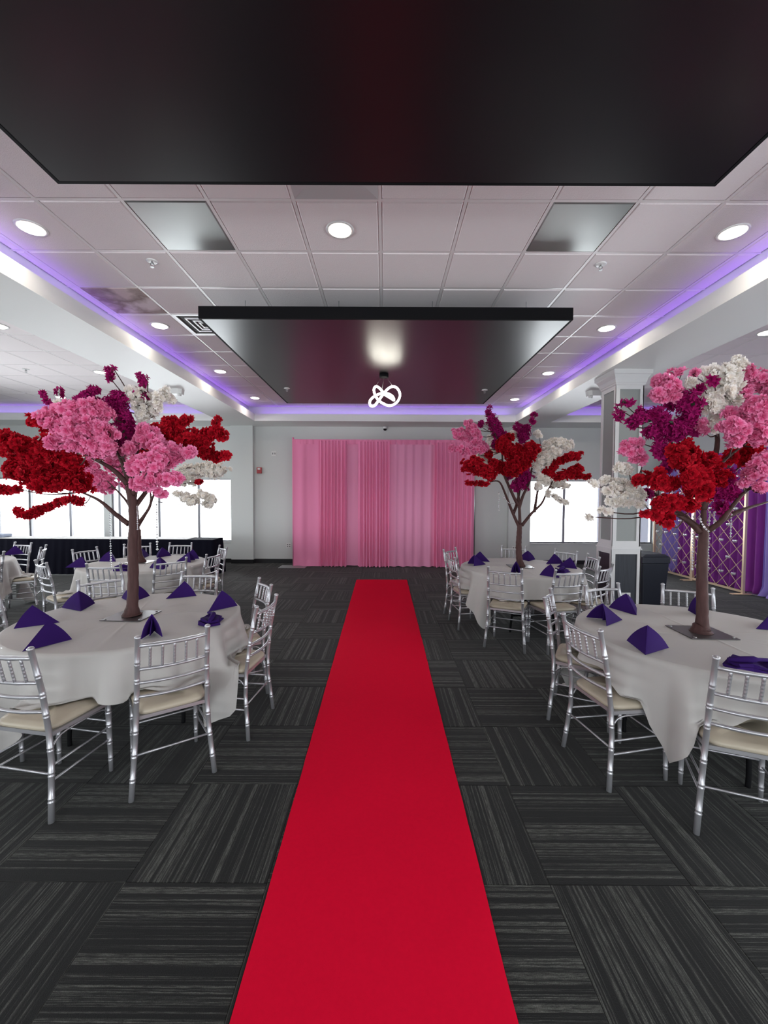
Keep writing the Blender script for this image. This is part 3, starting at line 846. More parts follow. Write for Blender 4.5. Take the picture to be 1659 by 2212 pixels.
# ------------------------------------------------------------------ buffet tables by the left windows
def buffet(x0, x1, label, end=False):
    t = empty('buffet_table', ((x0+x1)/2, 8.82, 0)); tag(t, label, 'table', 'black skirted buffet tables')
    hw = (x1-x0)/2; hd = .25
    MB().box(-hw, hw, -hd, hd, .715, .742).build('tabletop', mPlastic, t)
    for sx in (-1, 1):
        for sy in (-1, 1): MB().tube([(sx*(hw-.15), sy*(hd-.08), 0), (sx*(hw-.15), sy*(hd-.08), .715)], .014, 6).build('leg', mPole, t)
    # skirt all round, with folds
    path = []
    n = 40
    for i in range(n+1): path.append((-hw + 2*hw*i/n, -hd, (0, -1)))
    for i in range(1, 9): path.append((hw, -hd+2*hd*i/8, (1, 0)))
    vs = []; fs = []; nv = 8
    for j in range(nv+1):
        v = j/nv
        for i, (x, y, nn) in enumerate(path):
            a = .004 + v*(.03 if (end and i > n-4) else .010)
            d = .012 + a*(1+math.sin(i*1.9+j*.2)) + (v*.05 if end and i >= n else 0)
            vs.append((x+nn[0]*d, y+nn[1]*d, .748 + (.015-.748)*v))
    m_ = len(path)
    for j in range(nv):
        for i in range(m_-1): a = j*m_+i; fs.append((a, a+m_, a+m_+1, a+1))
    MB().add(vs, fs, True).build('skirt', mBlackCloth, t)
    MB().box(-hw-.0, hw+.006, -hd-.015, hd+.01, .742, .750).build('black_topper', mBlackCloth, t)
    return t
buffet(-5.50, -3.60, 'black skirted long table under the windows, end nearest the pilaster', True)
buffet(-7.42, -5.52, 'black skirted long table under the windows, middle of the row')
buffet(-9.34, -7.44, 'black skirted long table under the windows, at the picture edge')
for x0, x1, lab in ((-7.0, -4.15, 'white runner cloth on the black table nearer the pilaster'), (-9.3, -7.02, 'white runner cloth on the black table at the picture edge')):
    o = MB().box(x0, x1, 8.58, 9.06, .7525, .760).build('table_runner', mCloth); tag(o, lab, 'table runner', 'white runners on the black tables')
t = MB().box(-8.75, -8.15, 8.68, 8.96, .762, .83).build('folded_linen', mat('blue_grey_linen', (.28, .32, .42), .8)); bevel(t, .02, 3); tag(t, 'blue-grey folded linen on the far black table at picture edge', 'linen')

# ------------------------------------------------------------------ chiavari chair
def chair_proto():
    t = empty('chiavari_chair')
    def turned(p0, p1, r0, r1, rings, nm, curve=None, knob=False, n=8):
        p0, p1 = Vector(p0), Vector(p1)
        pts = []; rad = []
        base = curve if curve else [p0, p1]
        L_ = [0]
        for a, b in zip(base[:-1], base[1:]): L_.append(L_[-1] + (Vector(b)-Vector(a)).length)
        tot = L_[-1]
        def at(s_):
            for k in range(len(base)-1):
                if s_ <= L_[k+1] or k == len(base)-2:
                    f = (s_-L_[k])/(L_[k+1]-L_[k]); return Vector(base[k]).lerp(Vector(base[k+1]), f)
        st = {0.0: 1, tot: 1}
        for l in L_[1:-1]: st[l] = 1
        for rg in rings:
            for off in (-.009, .009):
                c = rg*tot+off
                for d, k in ((-.005, 1), (-.002, 1.13), (.002, 1.13), (.005, 1)): st[c+d] = k
        for s_ in sorted(st):
            if s_ < 0 or s_ > tot: continue
            f = s_/tot; pts.append(at(s_)); rad.append((r0+(r1-r0)*f)*st[s_])
        if knob:
            d = (pts[-1]-pts[-2]).normalized(); e = pts[-1]
            for q_, k in ((.003, 1.15), (.010, 1.2), (.014, .9), (.017, .6), (.019, .15)): pts.append(e+d*q_); rad.append(r1*k)
        return MB().tube(pts, rad, n).build(nm, mSilver, t)
    for s in (-1, 1):
        foot, kn, seat, mid, top = (s*.215, .215, 0), (s*.190, .185, .30), (s*.183, .188, .45), (s*.178, .215, .68), (s*.175, .262, .905)
        turned(foot, top, .0145, .0140, (.12, .26, .40, .60, .72, .84), 'back_post', [foot, kn, seat, mid, top], True)
        turned((s*.185, -.185, 0), (s*.180, -.175, .43), .0115, .0165, (.18, .42, .66, .86), 'front_leg')
    def lerp_post(z):      # y and half width of the posts at height z
        P = [(.30, .185, .190), (.45, .188, .183), (.68, .215, .178), (.905, .262, .175)]
        for a, b in zip(P[:-1], P[1:]):
            if z <= b[0] or b is P[-1]:
                f = (z-a[0])/(b[0]-a[0]); return a[1]+(b[1]-a[1])*f, a[2]+(b[2]-a[2])*f
    def rail(z, r, bow=.028):
        y, hw = lerp_post(z)
        pts = [(-hw + 2*hw*k/10, y + bow*math.sin(math.pi*k/10), z) for k in range(11)]
        MB().tube(pts, [r*(1.15 if k in (3, 7) else 1) for k in range(11)], 6).build('rail', mSilver, t)
    ZT, ZM = .862, .725
    for z, r in ((ZT, .0110), (ZM, .0095), (.645, .0090), (.565, .0090)): rail(z, r)
    for k in range(5):
        u = (k+1)/6
        ya, ha = lerp_post(ZT); yb, hb = lerp_post(ZM); bow = .028*math.sin(math.pi*u)
        turned((-hb+2*hb*u, yb+bow, ZM), (-ha+2*ha*u, ya+bow, ZT), .0075, .0075, (.22, .5, .78), 'spindle', n=6)
    # seat frame: shallow tray with arched aprons
    mb = MB()
    fr, bk = .205, .183
    out = [(-bk, .178), (bk, .178), (fr, -.175), (fr-.02, -.200), (-fr+.02, -.200), (-fr, -.175)]
    mb.prism([(x, y, .422) for x, y in out][::-1], [(x, y, .442) for x, y in out][::-1])
    sf = mb.build('seat_frame', mSilver, t)
    # side aprons with curled corners
    mb = MB()
    for s in (-1, 1):
        mb.tube(catmull([(s*.186, .17, .37), (s*.188, .13, .408), (s*.19, 0, .415), (s*.19, -.12, .408), (s*.184, -.165, .37)], 4), .005, 5)
    mb.tube(catmull([(-.17, -.182, .375), (-.13, -.188, .410), (0, -.19, .415), (.13, -.188, .410), (.17, -.182, .375)], 4), .005, 5)
    mb.build('apron', mSilver, t)
    # cushion
    n = 28; vs = []; fs = []
    rings = [(.93, .440), (1.0, .450), (1.01, .462), (.97, .474), (.80, .482), (.45, .484), (.05, .483)]
    for f, z in rings:
        for k in range(n):
            a = 2*math.pi*k/n; c, s = math.cos(a), math.sin(a); e = .32
            x = .200*math.copysign(abs(c)**e, c); y = .195*math.copysign(abs(s)**e, s)
            x *= 1 - .10*(y+.195)/.39
            zz = z + (.004*math.sin(3*a) if f < .9 else 0)
            vs.append((x*f, y*f-.010, zz))
    for i in range(len(rings)-1):
        for k in range(n): fs.append((i*n+k, i*n+(k+1)%n, (i+1)*n+(k+1)%n, (i+1)*n+k))
    mb = MB().add(vs, fs, True); mb.add([vs[-n+k] for k in range(n)], [tuple(range(n))], True)
    mb.build('cushion', mIvory, sf)
    def stre(a, b): MB().tube([a, b], .0062, 6).build('stretcher', mSilver, t)
    for s in (-1, 1):
        for z in (.20, .275): stre((s*.1825, -.18, z), (s*(.190+.0833*(.3-z)), .185+.1*(.3-z), z))
    for z in (.235, .31): stre((-.184, -.18, z), (.184, -.18, z))
    stre((-.196, .192, .235), (.196, .192, .235))
    return t

TC = {1: (-1.91, 3.09), 2: (-3.25, 5.56), 4: (1.80, 5.42), 5: (2.16, 2.77), 3: (-6.0, 5.5)}
TN = {1: 'front left table', 2: 'rear left table', 4: 'rear right table', 5: 'front right table', 3: 'far left table at the picture edge'}
# (table, back-centre x, y, outward direction in degrees, label)
CH = [(1, -1.91, 2.02, -100, 'nearest silver chiavari chair at the front left table, partly cut by the picture edge'),
      (1, -1.17, 2.26, -55, 'silver chair, back to the camera, at the front left table with a napkin behind it'),
      (1, -.85, 2.95, -7, 'silver chair at the front left table standing closest to the red runner'),
      (1, -1.06, 3.62, 33, 'silver chair at the front left table just behind the one by the red runner'),
      (1, -1.84, 4.06, 89, 'silver chair on the far side of the front left table, right of the trunk'),
      (1, -2.61, 3.75, 142, 'silver chair on the far side of the front left table, left of the trunk'),
      (1, -3.02, 3.02, 187, 'silver chair cut off at the left edge beside the front left table'),
      (1, -2.72, 2.35, 222, 'silver chair mostly hidden behind the nearest left chair, only its seat showing'),
      (2, -3.91, 4.64, -124, 'silver chair left of the rear left table, seat pulled out beneath a fold of cloth'),
      (2, -4.27, 5.82, 163, 'silver chair at the left end of the back row of the rear left table'),
      (2, -3.87, 6.40, 121, 'silver chair behind the rear left table, half hidden by the front tree trunk'),
      (2, -3.27, 6.56, 90, 'silver chair behind the rear left table in front of the black skirted table'),
      (2, -2.27, 5.44, -8, 'silver chair at the right of the rear left table, the nearer of two'),
      (2, -2.42, 6.13, 38, 'silver chair at the right of the rear left table, the farther of two'),
      (2, -2.55, 4.88, -44, 'right one of two silver chairs in front of the rear left table'),
      (2, -3.12, 4.53, -84, 'left one of two silver chairs in front of the rear left table'),
      (4, .96, 6.02, 141, 'silver chair in front of the pink drape at the rear right table'),
      (4, .86, 5.30, 187, 'silver chair seen side-on at the rear right table, nearest to the red runner'),
      (4, 1.29, 4.38, -116, 'silver chair, back to the camera, in front of the rear right tree trunk'),
      (4, 1.96, 4.31, -76, 'silver chair, back to the camera, right of the one before the rear right trunk'),
      (4, 2.00, 6.34, 78, 'silver chair behind the rear right table beside the tree trunk'),
      (4, 2.62, 5.90, 30, 'silver chair behind the rear right table under the window'),
      (4, 2.74, 5.36, -4, 'silver chair right of the rear right table, left of the column'),
      (4, 2.50, 4.60, -50, 'silver chair right of the rear right table, in front of the column'),
      (5, 1.30, 3.24, 151, 'farther of two silver chairs left of the front right table'),
      (5, 1.20, 2.48, -170, 'nearer of two silver chairs left of the front right table, back curving forward'),
      (5, 1.74, 1.86, -112, 'silver chair cut off at the right edge, nearest to the camera'),
      (5, 1.90, 3.56, 106, 'silver chair behind the front right table, in front of the white column'),
      (5, 2.60, 3.50, 62, 'silver chair behind the front right table, in front of the gold lattice'),
      (3, -5.75, 6.50, 75, 'silver chair behind the napkin at the far left edge, before the black tables'),
      (3, -5.05, 6.05, 30, 'silver chair standing alone sideways in front of the black tables at the left'),
      (3, -5.12, 5.28, -12, 'silver chair at the left edge draped with tablecloth, back to the aisle'),
      (3, -5.45, 4.60, -60, 'silver chair low at the left edge behind the front left table'),
      ]
cp0 = chair_proto(); chairs = []
for k, (tb, x, y, az, lab) in enumerate(CH):
    a = R(az); ux, uy = math.cos(a), math.sin(a)
    t = cp0 if k == 0 else copy_tree(cp0)
    ox, oy = x - .262*ux, y - .262*uy
    t.location = (ox, oy, 0); t.rotation_euler = (0, 0, a - math.pi/2)
    tag(t, lab, 'chair', 'silver chiavari chairs at the ' + TN[tb])
    chairs.append((tb, ox, oy, a))

# ------------------------------------------------------------------ tables and cloths
TR = .762; TH = .745
def table_proto():
    t = empty('round_table')
    MB().lathe([(TR-.01, TH-.030), (TR, TH-.025), (TR, TH-.004), (TR-.004, TH)], 64).build('tabletop', mPlastic, t)
    for s in (-1, 1):
        for q_ in (-1, 1):
            MB().tube(catmull([(s*.30, q_*.22, TH-.03), (s*.31, q_*.23, .45), (s*.34, q_*.29, .12), (s*.34, q_*.30, .0)], 5), .014, 8).build('leg', mBlackEdge, t)
        MB().tube([(s*.33, -.27, .20), (s*.33, .27, .20)], .010, 6).build('brace', mBlackEdge, t)
    return t
def smooth(e0, e1, x):
    t = min(1, max(0, (x-e0)/(e1-e0))); return t*t*(3-2*t)
def cloth(tb, th0, off, seed):
    cx, cy = TC[tb]; r_ = random.Random(seed)
    hs = 1.143; na = 260
    seats = []
    for (b, ox, oy, a) in chairs:
        if b == tb:
            seats.append((ox-cx, oy-cy, a))
    ph = [r_.uniform(0, 6.28) for _ in range(6)]
    creases = [((math.cos(R(th0+45)), math.sin(R(th0+45))), c) for c in (-.38, 0, .38)] + [((math.cos(R(th0-45)), math.sin(R(th0-45))), c) for c in (-.5, -.25, 0, .25, .5)]
    def crease(x, y):
        z = 0
        for (n0, n1), c in creases:
            d = x*n0+y*n1-c; z += .0022*math.exp(-(d/.008)**2)
        return z + .0012*math.sin(7*x+ph[0])*math.sin(6*y+ph[1])
    rings = [0.0, .04, .1, .16, .22, .28, .33, .38, .43, .48, .53, .58, .63, .67, .71, .745]
    H = TH + .006
    vs = []; fs = []; NH = 20
    for rr in rings:
        for k in range(na):
            th = 2*math.pi*k/na; x, y = rr*math.cos(th), rr*math.sin(th)
            vs.append((x, y, H + crease(x, y)))
    ox, oy = off
    for j in range(NH+1):
        v = j/NH
        for k in range(na):
            th = 2*math.pi*k/na; c, s = math.cos(th), math.sin(th)
            L_ = 9
            corner = 0
            for q_ in range(4):
                na_ = R(th0+45+90*q_); nx, ny = math.cos(na_), math.sin(na_)
                dn = c*nx+s*ny
                if dn > .05: L_ = min(L_, (hs + ox*nx+oy*ny)/dn)
                dc = math.cos(th-R(th0+90*q_)); corner = max(corner, dc)
            corner = smooth(.78, 1, corner)
            D = max(.2, L_ - TR)
            if tb in (1, 5): D = min(D, .85)
            d = D*v
            # rounded table edge then hang
            if d < .03: r = .752 + d*.6; z = H - d*.45
            else: r = .770; z = H - .0135 - (d-.03)
            hang = max(0, (H-z))
            wave = math.sin(13*th+ph[2]+1.3*math.sin(2*th+ph[3])) + .5*math.sin(23*th+ph[4]+math.sin(3*th))
            sharp = wave*.5 + .5*math.copysign(abs(wave)**.6, wave)
            r += hang*(.15 + (.12 + .03*corner)*sharp) + corner*hang*.05*math.sin(30*th)
            zmin = .010 + .004*math.sin(23*th)
            if z < zmin:
                ex = zmin-z; z = zmin + .006*math.sin(ex*40); r += ex*.55
            # rests on the seats pushed under it
            x, y = r*c, r*s
            for (sx, sy, a) in seats:
                ux, uy = math.cos(a), math.sin(a)
                lx = (x-sx)*(-uy) + (y-sy)*ux; ly = (x-sx)*ux + (y-sy)*uy
                wgt = 1 - smooth(.185, .225, abs(lx))
                if wgt > 0 and -.30 < ly < .22:
                    lim = .496 + .008*math.sin(40*lx+j) 
                    zl = z if z > lim else lim
                    if z < lim:
                        ex = lim - z
                        push = min(ex*.35, .13)*wgt
                        nr = min(r + push, math.hypot(sx + .15*ux, sy + .15*uy)-.02) if math.hypot(sx+.15*ux, sy+.15*uy)-.02 > r else r
                        r = nr; x, y = r*c, r*s
                        z = z*(1-wgt) + (lim)*wgt
                    break
            if j == NH: r += .002; x, y = r*c, r*s
            vs.append((x, y, z))
    nr_ = len(rings) + NH + 1
    for i in range(nr_-1):
        for k in range(na): fs.append((i*na+k, (i+1)*na+k, (i+1)*na+(k+1)%na, i*na+(k+1)%na))
    o = MB().add(vs, fs, True).build('tablecloth', mCloth, loc=(cx, cy, 0))
    tag(o, 'white tablecloth draped over the ' + TN[tb], 'tablecloth', 'white tablecloths')
tp = table_proto(); tp_used = False
for tb, th0, off, sd in ((1, -28, (-.11, .06), 1), (2, -20, (0, 0), 2), (4, -136, (.12, .12), 4), (5, -136, (.22, .22), 5), (3, -30, (0.05, 0), 3)):
    t = copy_tree(tp) if tp_used else tp; tp_used = True
    t.location = (*TC[tb], 0); t.rotation_euler = (0, 0, R(25*tb))
    tag(t, 'round folding table hidden under the cloth of the ' + TN[tb], 'table', 'round folding tables')
    cloth(tb, th0, off, sd)

# ------------------------------------------------------------------ napkins
def napkin_mesh(kind, seed, hw=.112, fy=.045, by=-.175, ht=.135):
    r_ = random.Random(seed); mb = MB(); n = 8
    if kind == 'tent':
        Ap, B = Vector((0, -.005, ht)), Vector((0, by, .004))
        wing = []
        for s in (-1, 1):
            Lp = Vector((s*hw, fy, .003))
            for lay in (0, 1):
                g = []
                for i in range(n+1):
                    row = []
                    for j in range(n+1):
                        u, v = i/n, j/n          # u: ridge->leg, v along
                        ridge = Ap.lerp(B, v)
                        legp = Lp.lerp(B, v)
                        p = ridge.lerp(legp, u)
                        bul = math.sin(math.pi*u)*(1-v)*.012
                        nn = Vector((s*.65, .15, .6)).normalized()
                        p = p + nn*bul
                        if lay: p = p - nn*(.007*(1-v*.6)) ; p.z = max(p.z, .001)
                        if v < .99 and u > .9: p.z = max(.001, p.z)
                        row.append(p)
                    g.append(row)
                wing.append(g)
                vs = [p for row in g for p in row]; fs = []
                for i in range(n):
                    for j in range(n):
                        f = (i*(n+1)+j, i*(n+1)+j+1, (i+1)*(n+1)+j+1, (i+1)*(n+1)+j)
                        if (s == 1) == (lay == 1): f = f[::-1]
                        fs.append(f)
                mb.add(vs, fs, True)
            g0, g1 = wing[-2], wing[-1]
            e0 = [g0[i][0] for i in range(n+1)]; e1 = [g1[i][0] for i in range(n+1)]
            mb.add(e0+e1, [(i, i+1, n+2+i, n+1+i) for i in range(n)], False)
            # inner fold hanging from the ridge toward the opening
        q0, q1, q2 = Ap-Vector((0, .01, .012)), Vector((.018, -.02, .004)), B+Vector((0, .02, .006))
        mb.add([q0, q1, q2, q0+Vector((-.006,0,0)), q1+Vector((-.006,0,0)), q2+Vector((-.006,0,0))], [(0,1,2),(5,4,3),(0,3,4,1)], False)
    else:
        out = [(-.12, -.03), (-.07, -.085), (.05, -.10), (.125, -.03), (.10, .05), (.02, .045), (-.06, .07)]
        for z0, z1, s in ((.001, .022, 1), (.022, .040, .85)):
            mb.prism([(x*s, y*s, z0) for x, y in out], [(x*s*.96+.01, y*s*.96, z1 + .012*math.sin(x*30)) for x, y in out])
        mb.tube(catmull([(-.10, -.04, .045), (0, .0, .058), (.11, -.02, .040)], 5), [.010]*5 + [.018]*4 + [.012]*2, 8)
    return mb.mesh('napkin', mNap)
NM = [napkin_mesh('tent', 1), napkin_mesh('flat', 2), napkin_mesh('tent', 3, .062, .02, -.13, .15)]
# table, x, y, facing (opening direction), kind, label
NP = [(1, -2.50, 2.88, 190, 0, 'purple folded napkin at the left edge of the front left table'),
      (1, -2.09, 2.53, -95, 0, 'purple napkin nearest the camera on the front left table, its fold open toward us'),
      (1, -2.50, 3.33, 130, 0, 'purple napkin on the left back side of the front left table'),
      (1, -2.22, 3.62, 112, 0, 'purple napkin mostly hidden behind the front left tree trunk'),
      (1, -1.83, 3.74, 55, 0, 'purple napkin at the back of the front left table, right of the trunk'),
      (1, -1.34, 3.37, 75, 0, 'purple napkin at the right rear edge of the front left table'),
      (1, -1.24, 2.95, 20, 1, 'purple napkin lying collapsed on the right side of the front left table'),
      (1, -1.50, 2.62, -66, 2, 'narrow standing purple napkin behind the chair back at the front left table'),
      (2, -3.88, 5.24, 215, 0, 'purple napkin at the left edge of the rear left table'),
      (2, -3.86, 5.72, 150, 0, 'purple napkin at the back left of the rear left table'),
      (2, -3.62, 6.08, 128, 0, 'purple napkin directly left of the trunks on the rear left table'),
      (2, -3.36, 6.18, 95, 0, 'purple napkin at the back of the rear left table right of the trunks'),
      (2, -2.80, 5.98, 45, 0, 'purple napkin at the right rear of the rear left table'),
      (2, -2.72, 5.70, 10, 0, 'purple napkin at the right rim of the rear left table, before another'),
      (2, -2.85, 5.18, -50, 0, 'purple napkin seen through a chair back at the front of the rear left table'),
      (2, -3.18, 4.98, -80, 1, 'dark collapsed napkin at the front rim of the rear left table'),
      (4, 1.21, 5.53, 190, 0, 'purple napkin at the left rim of the rear right table, the nearer one'),
      (4, 1.38, 5.92, 130, 0, 'purple napkin at the left rim of the rear right table, the farther one'),
      (4, 2.11, 6.02, 75, 0, 'purple napkin behind the trunk of the rear right tree'),
      (4, 2.38, 5.72, 30, 0, 'low purple napkin at the right rear of the rear right table'),
      (4, 2.44, 5.36, -5, 0, 'purple napkin at the right rim of the rear right table'),
      (4, 1.95, 4.80, -75, 0, 'purple napkin at the front of the rear right table, right of the front chair'),
      (4, 1.58, 4.90, -110, 2, 'narrow napkin seen through a chair back in front of the rear right trunk'),
      (4, 2.20, 5.02, -40, 1, 'flat collapsed purple napkin on the rear right table'),
      (5, 1.61, 3.01, 190, 0, 'purple napkin at the left rim of the front right table'),
      (5, 1.98, 3.34, 85, 0, 'purple napkin at the back left of the front right table'),
      (5, 2.51, 3.26, 55, 2, 'purple napkin mostly hidden behind the front right trunk'),
      (5, 1.62, 2.50, -125, 0, 'purple napkin at the near left rim of the front right table'),
      (5, 1.97, 2.16, -100, 1, 'collapsed purple napkin behind the nearest right chair back'),
      (5, 2.78, 2.88, 10, 0, 'purple napkin just entering at the right edge of the picture'),
      (3, -5.72, 6.32, 80, 0, 'purple napkin at the far left edge of the picture')]
for tb, x, y, az, kd, lab in NP:
    o = link('napkin', NM[kd], None, (x, y, TH+.0085), (0, 0, R(az+90 if kd == 0 and math.sin(R(az)) < -.35 else az-90)))
    tag(o, lab, 'napkin', 'purple napkins on the ' + TN[tb])

# ------------------------------------------------------------------ blossom trees
def blossom_geo(kind, r_):
    """verts, faces, rim attribute; unit radius, facing +Z"""
    vs = []; fs = []; rim = []
    if kind == 3:            # bougainvillea: three pointed papery bracts, doubled
        for lay in range(2):
            for k in range(3):
                a = 2*math.pi*(k+.5*lay)/3 + r_.uniform(-.2, .2); c, s = math.cos(a), math.sin(a); px, py = -s, c
                b = len(vs); up = .25+.3*lay
                vs += [(0,0,0), (c*.5+px*.36, s*.5+py*.36, up), (c*1.25, s*1.25, up*.6+r_.uniform(-.1, .3)), (c*.5-px*.36, s*.5-py*.36, up), (c*.55, s*.55, up-.18)]
                rim += [0, .8, 1, .8, .5]
                fs += [(b, b+1, b+4), (b, b+4, b+3), (b+1, b+2, b+4), (b+4, b+2, b+3)]
    else:
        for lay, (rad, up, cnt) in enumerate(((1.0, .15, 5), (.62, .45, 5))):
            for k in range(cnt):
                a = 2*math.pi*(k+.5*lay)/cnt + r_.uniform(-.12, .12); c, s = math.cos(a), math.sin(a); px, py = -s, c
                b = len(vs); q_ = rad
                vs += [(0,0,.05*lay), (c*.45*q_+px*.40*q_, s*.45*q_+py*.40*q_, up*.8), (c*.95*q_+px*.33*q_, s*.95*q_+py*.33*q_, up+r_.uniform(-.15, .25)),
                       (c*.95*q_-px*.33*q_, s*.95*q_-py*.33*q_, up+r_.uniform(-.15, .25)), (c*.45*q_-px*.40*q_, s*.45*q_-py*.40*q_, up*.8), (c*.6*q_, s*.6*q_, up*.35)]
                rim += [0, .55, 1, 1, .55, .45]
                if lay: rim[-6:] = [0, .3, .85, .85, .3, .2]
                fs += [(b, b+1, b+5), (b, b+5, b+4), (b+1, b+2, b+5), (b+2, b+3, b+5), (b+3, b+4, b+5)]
    return np.array(vs, float), fs, np.array(rim, float)
BG = [[blossom_geo(k, random.Random(10*k+v)) for v in range(2)] for k in range(4)]
def geo_mesh(name, V, F, rim, m):
    me = bpy.data.meshes.new(name)
    me.from_pydata(V.tolist() if hasattr(V, 'tolist') else V, [], F)
    me.materials.append(m)
    at = me.attributes.new('rim', 'FLOAT', 'POINT'); at.data.foreach_set('value', np.asarray(rim, dtype=np.float32))
    me.update(); return me
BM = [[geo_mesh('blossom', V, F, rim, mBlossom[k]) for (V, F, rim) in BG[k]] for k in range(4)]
CNAME = ['pink', 'red', 'white', 'magenta']
P_, R_, W_, G_ = 0, 1, 2, 3
RS = 1.2
def make_tree(base, label, org, sc, Y0, mains, sprays, trunk_r, seed, bs, indiv=295, trunk_pts=None):
    """sprays: (colour, radius, depth offset, [(zx, zy), ...]) in crop coordinates; org/sc map them to the photograph"""
    r_ = random.Random(seed); nr = np.random.RandomState(seed)
    bx, by, bz = base
    t = empty('blossom_tree', base); tag(t, label, 'artificial tree', 'artificial blossom trees on the tables')
    def P(zx, zy, dy): return atY(org[0]+zx/sc, org[1]+zy/sc, Y0+dy) - Vector(base)
    # base plate
    MB().box(-.15, .15, -.14, .14, 0, .005).build('base_plate', mPlate, t, rot=(0, 0, R(-3)))
    mb = MB()
    for sx in (-1, 1):
        for sy in (-1, 1): mb.lathe([(.008, .005), (.008, .009), (.004, .010)], 8, (sx*.125, sy*.115, 0))
    mb.build('bolts', mPole, t)['kind'] = 'stuff'
    # trunk
    tp_ = [Vector((0, 0, .005)), Vector((0, 0, .03))] + [P(x, y, d) for x, y, d in trunk_pts]
    pts = catmull(tp_, 5); n = len(pts); rad = []
    for i, p in enumerate(pts):
        f = i/(n-1); rr = trunk_r*(1.0-.35*f)
        if p.z < .10: rr *= 1 + .75*(1-p.z/.10)**2
        rad.append(rr*(1+.05*math.sin(i*2.3)))
    MB().tube(pts, rad, 14).build('trunk', mBark, t)
    mp = []
    brs = []
    for m_ in mains:
        pl = catmull([P(x, y, d) for x, y, d in m_], 5); mb = MB()
        k = len(pl); mb.tube(pl, [trunk_r*.45*(1-.78*i/(k-1)) + .002 for i in range(k)], 7)
        brs.append(mb); mp += [(p, len(brs)-1) for p in pl]
    allb = []
    for (col, rad_, dep, pl) in sprays:
        r3 = rad_*(1.12 if seed == 11 else 1.36)/sc/FPX*(Y0+dep)
        ctr = [P(x, y, dep + (r_.uniform(-.08, .08) if i else 0)) for i, (x, y) in enumerate(pl)]
        L_ = 0
        if len(ctr) > 1:
            cc = catmull(ctr, 6)
        else: cc = [ctr[0], ctr[0]+Vector((.01, 0, .01))]
        length = sum((b-a).length for a, b in zip(cc[:-1], cc[1:]))
        s = bs[col]
        rr = max(r3 - s*.55, s*.25)
        area = 2*math.pi*rr*length + 4*math.pi*rr*rr
        cnt = int(max(4, area/(s*s)*(.78 if col != G_ else .66)))
        # twig from the closest lower point of a main branch into the spray and along it
        st = cc[0]
        cand = [(q, bi) for q, bi in mp if q.z < st.z+.05] or mp
        q, bi = min(cand, key=lambda e: (e[0]-st).length + .3*abs(e[0].z-st.z))
        mid = q.lerp(st, .5) + Vector((0, 0, -.03))
        tw = catmull([q, mid] + [c for c in cc[::3]], 3)
        k = len(tw)
        brs[bi].tube(tw, [.005*(1-.7*i/(k-1)) for i in range(k)], 4)
        for _ in range(cnt):
            i = r_.randrange(len(cc)-1) if len(cc) > 2 else 0
            c = cc[i].lerp(cc[min(i+1, len(cc)-1)], r_.random())
            d = Vector(nr.normal(size=3)); d.normalize()
            lump = (1.28 if r_.random() < .12 else 1)*(.84 + .30*math.sin(c.x*23+d.x*4+seed)*math.cos(c.z*19+d.z*5))
            taper = 1 - .35*abs(i/(len(cc)-1)*2-1)**3
            p = c + d*rr*taper*lump*(r_.random()**.25)
            nrm = (d + Vector(nr.normal(size=3))*.35 + Vector((0, 0, .1))).normalized()
            allb.append((col, p, nrm, s*r_.uniform(.82, 1.15), r_.randrange(2), r_.uniform(0, 6.28)))
    for mb in brs: mb.build('branch', mBark, t)
    eye = EYE - Vector(base)
    # the blossoms on the outside facing the camera show largest
    allb.sort(key=lambda b: (b[1]-eye).length - .35*b[2].dot((eye-b[1]).normalized()))
    from mathutils import Quaternion
    for col, p, nrm, s, v, a in allb[:indiv]:
        o = link('blossom', BM[col][v], t, p)
        qd = nrm.to_track_quat('Z', 'Y') @ Quaternion((0, 0, 1), a)
        o.rotation_mode = 'QUATERNION'; o.rotation_quaternion = qd; o.scale = (s, s, s)
    for ck in range(4):
        sub = [b for b in allb[indiv:] if b[0] == ck]
        if not sub: continue
        VV = []; FF = []; RR = []; off = 0
        for col, p, nrm, s, v, a in sub:
            V, F, rim = BG[col][v]
            qd = np.array((nrm.to_track_quat('Z', 'Y') @ Quaternion((0, 0, 1), a)).to_matrix())
            VV.append(V @ qd.T * s + np.array(p)); FF += [tuple(i+off for i in f) for f in F]; RR.append(rim); off += len(V)
        o = link('blossoms', geo_mesh('blossoms', np.vstack(VV), FF, np.concatenate(RR), mBlossom[ck]), t)
        o['kind'] = 'stuff'; o['label'] = 'mass of %s blossoms' % CNAME[ck]
    # a few dark leaves and pale stems among the magenta sprays
    mg = [b for b in allb if b[0] == G_]
    for k in range(min(9, len(mg)//6)):
        b = mg[k*6 % len(mg)]
        mb = MB(); s = .032
        mb.add([(0,0,0),(s*.45,s*.5,.004),(0,s*1.3,0),(-s*.45,s*.5,.004),(0,s*.6,-.004)], [(0,1,4),(1,2,4),(2,3,4),(3,0,4)], True)
        o = mb.build('leaf', mLeaf, t, b[1]+b[2]*.012); o.rotation_euler = (r_.uniform(-1, 1), r_.uniform(-1, 1), r_.uniform(0, 6))
    print('TREE', label[:30], len(allb))
    return t

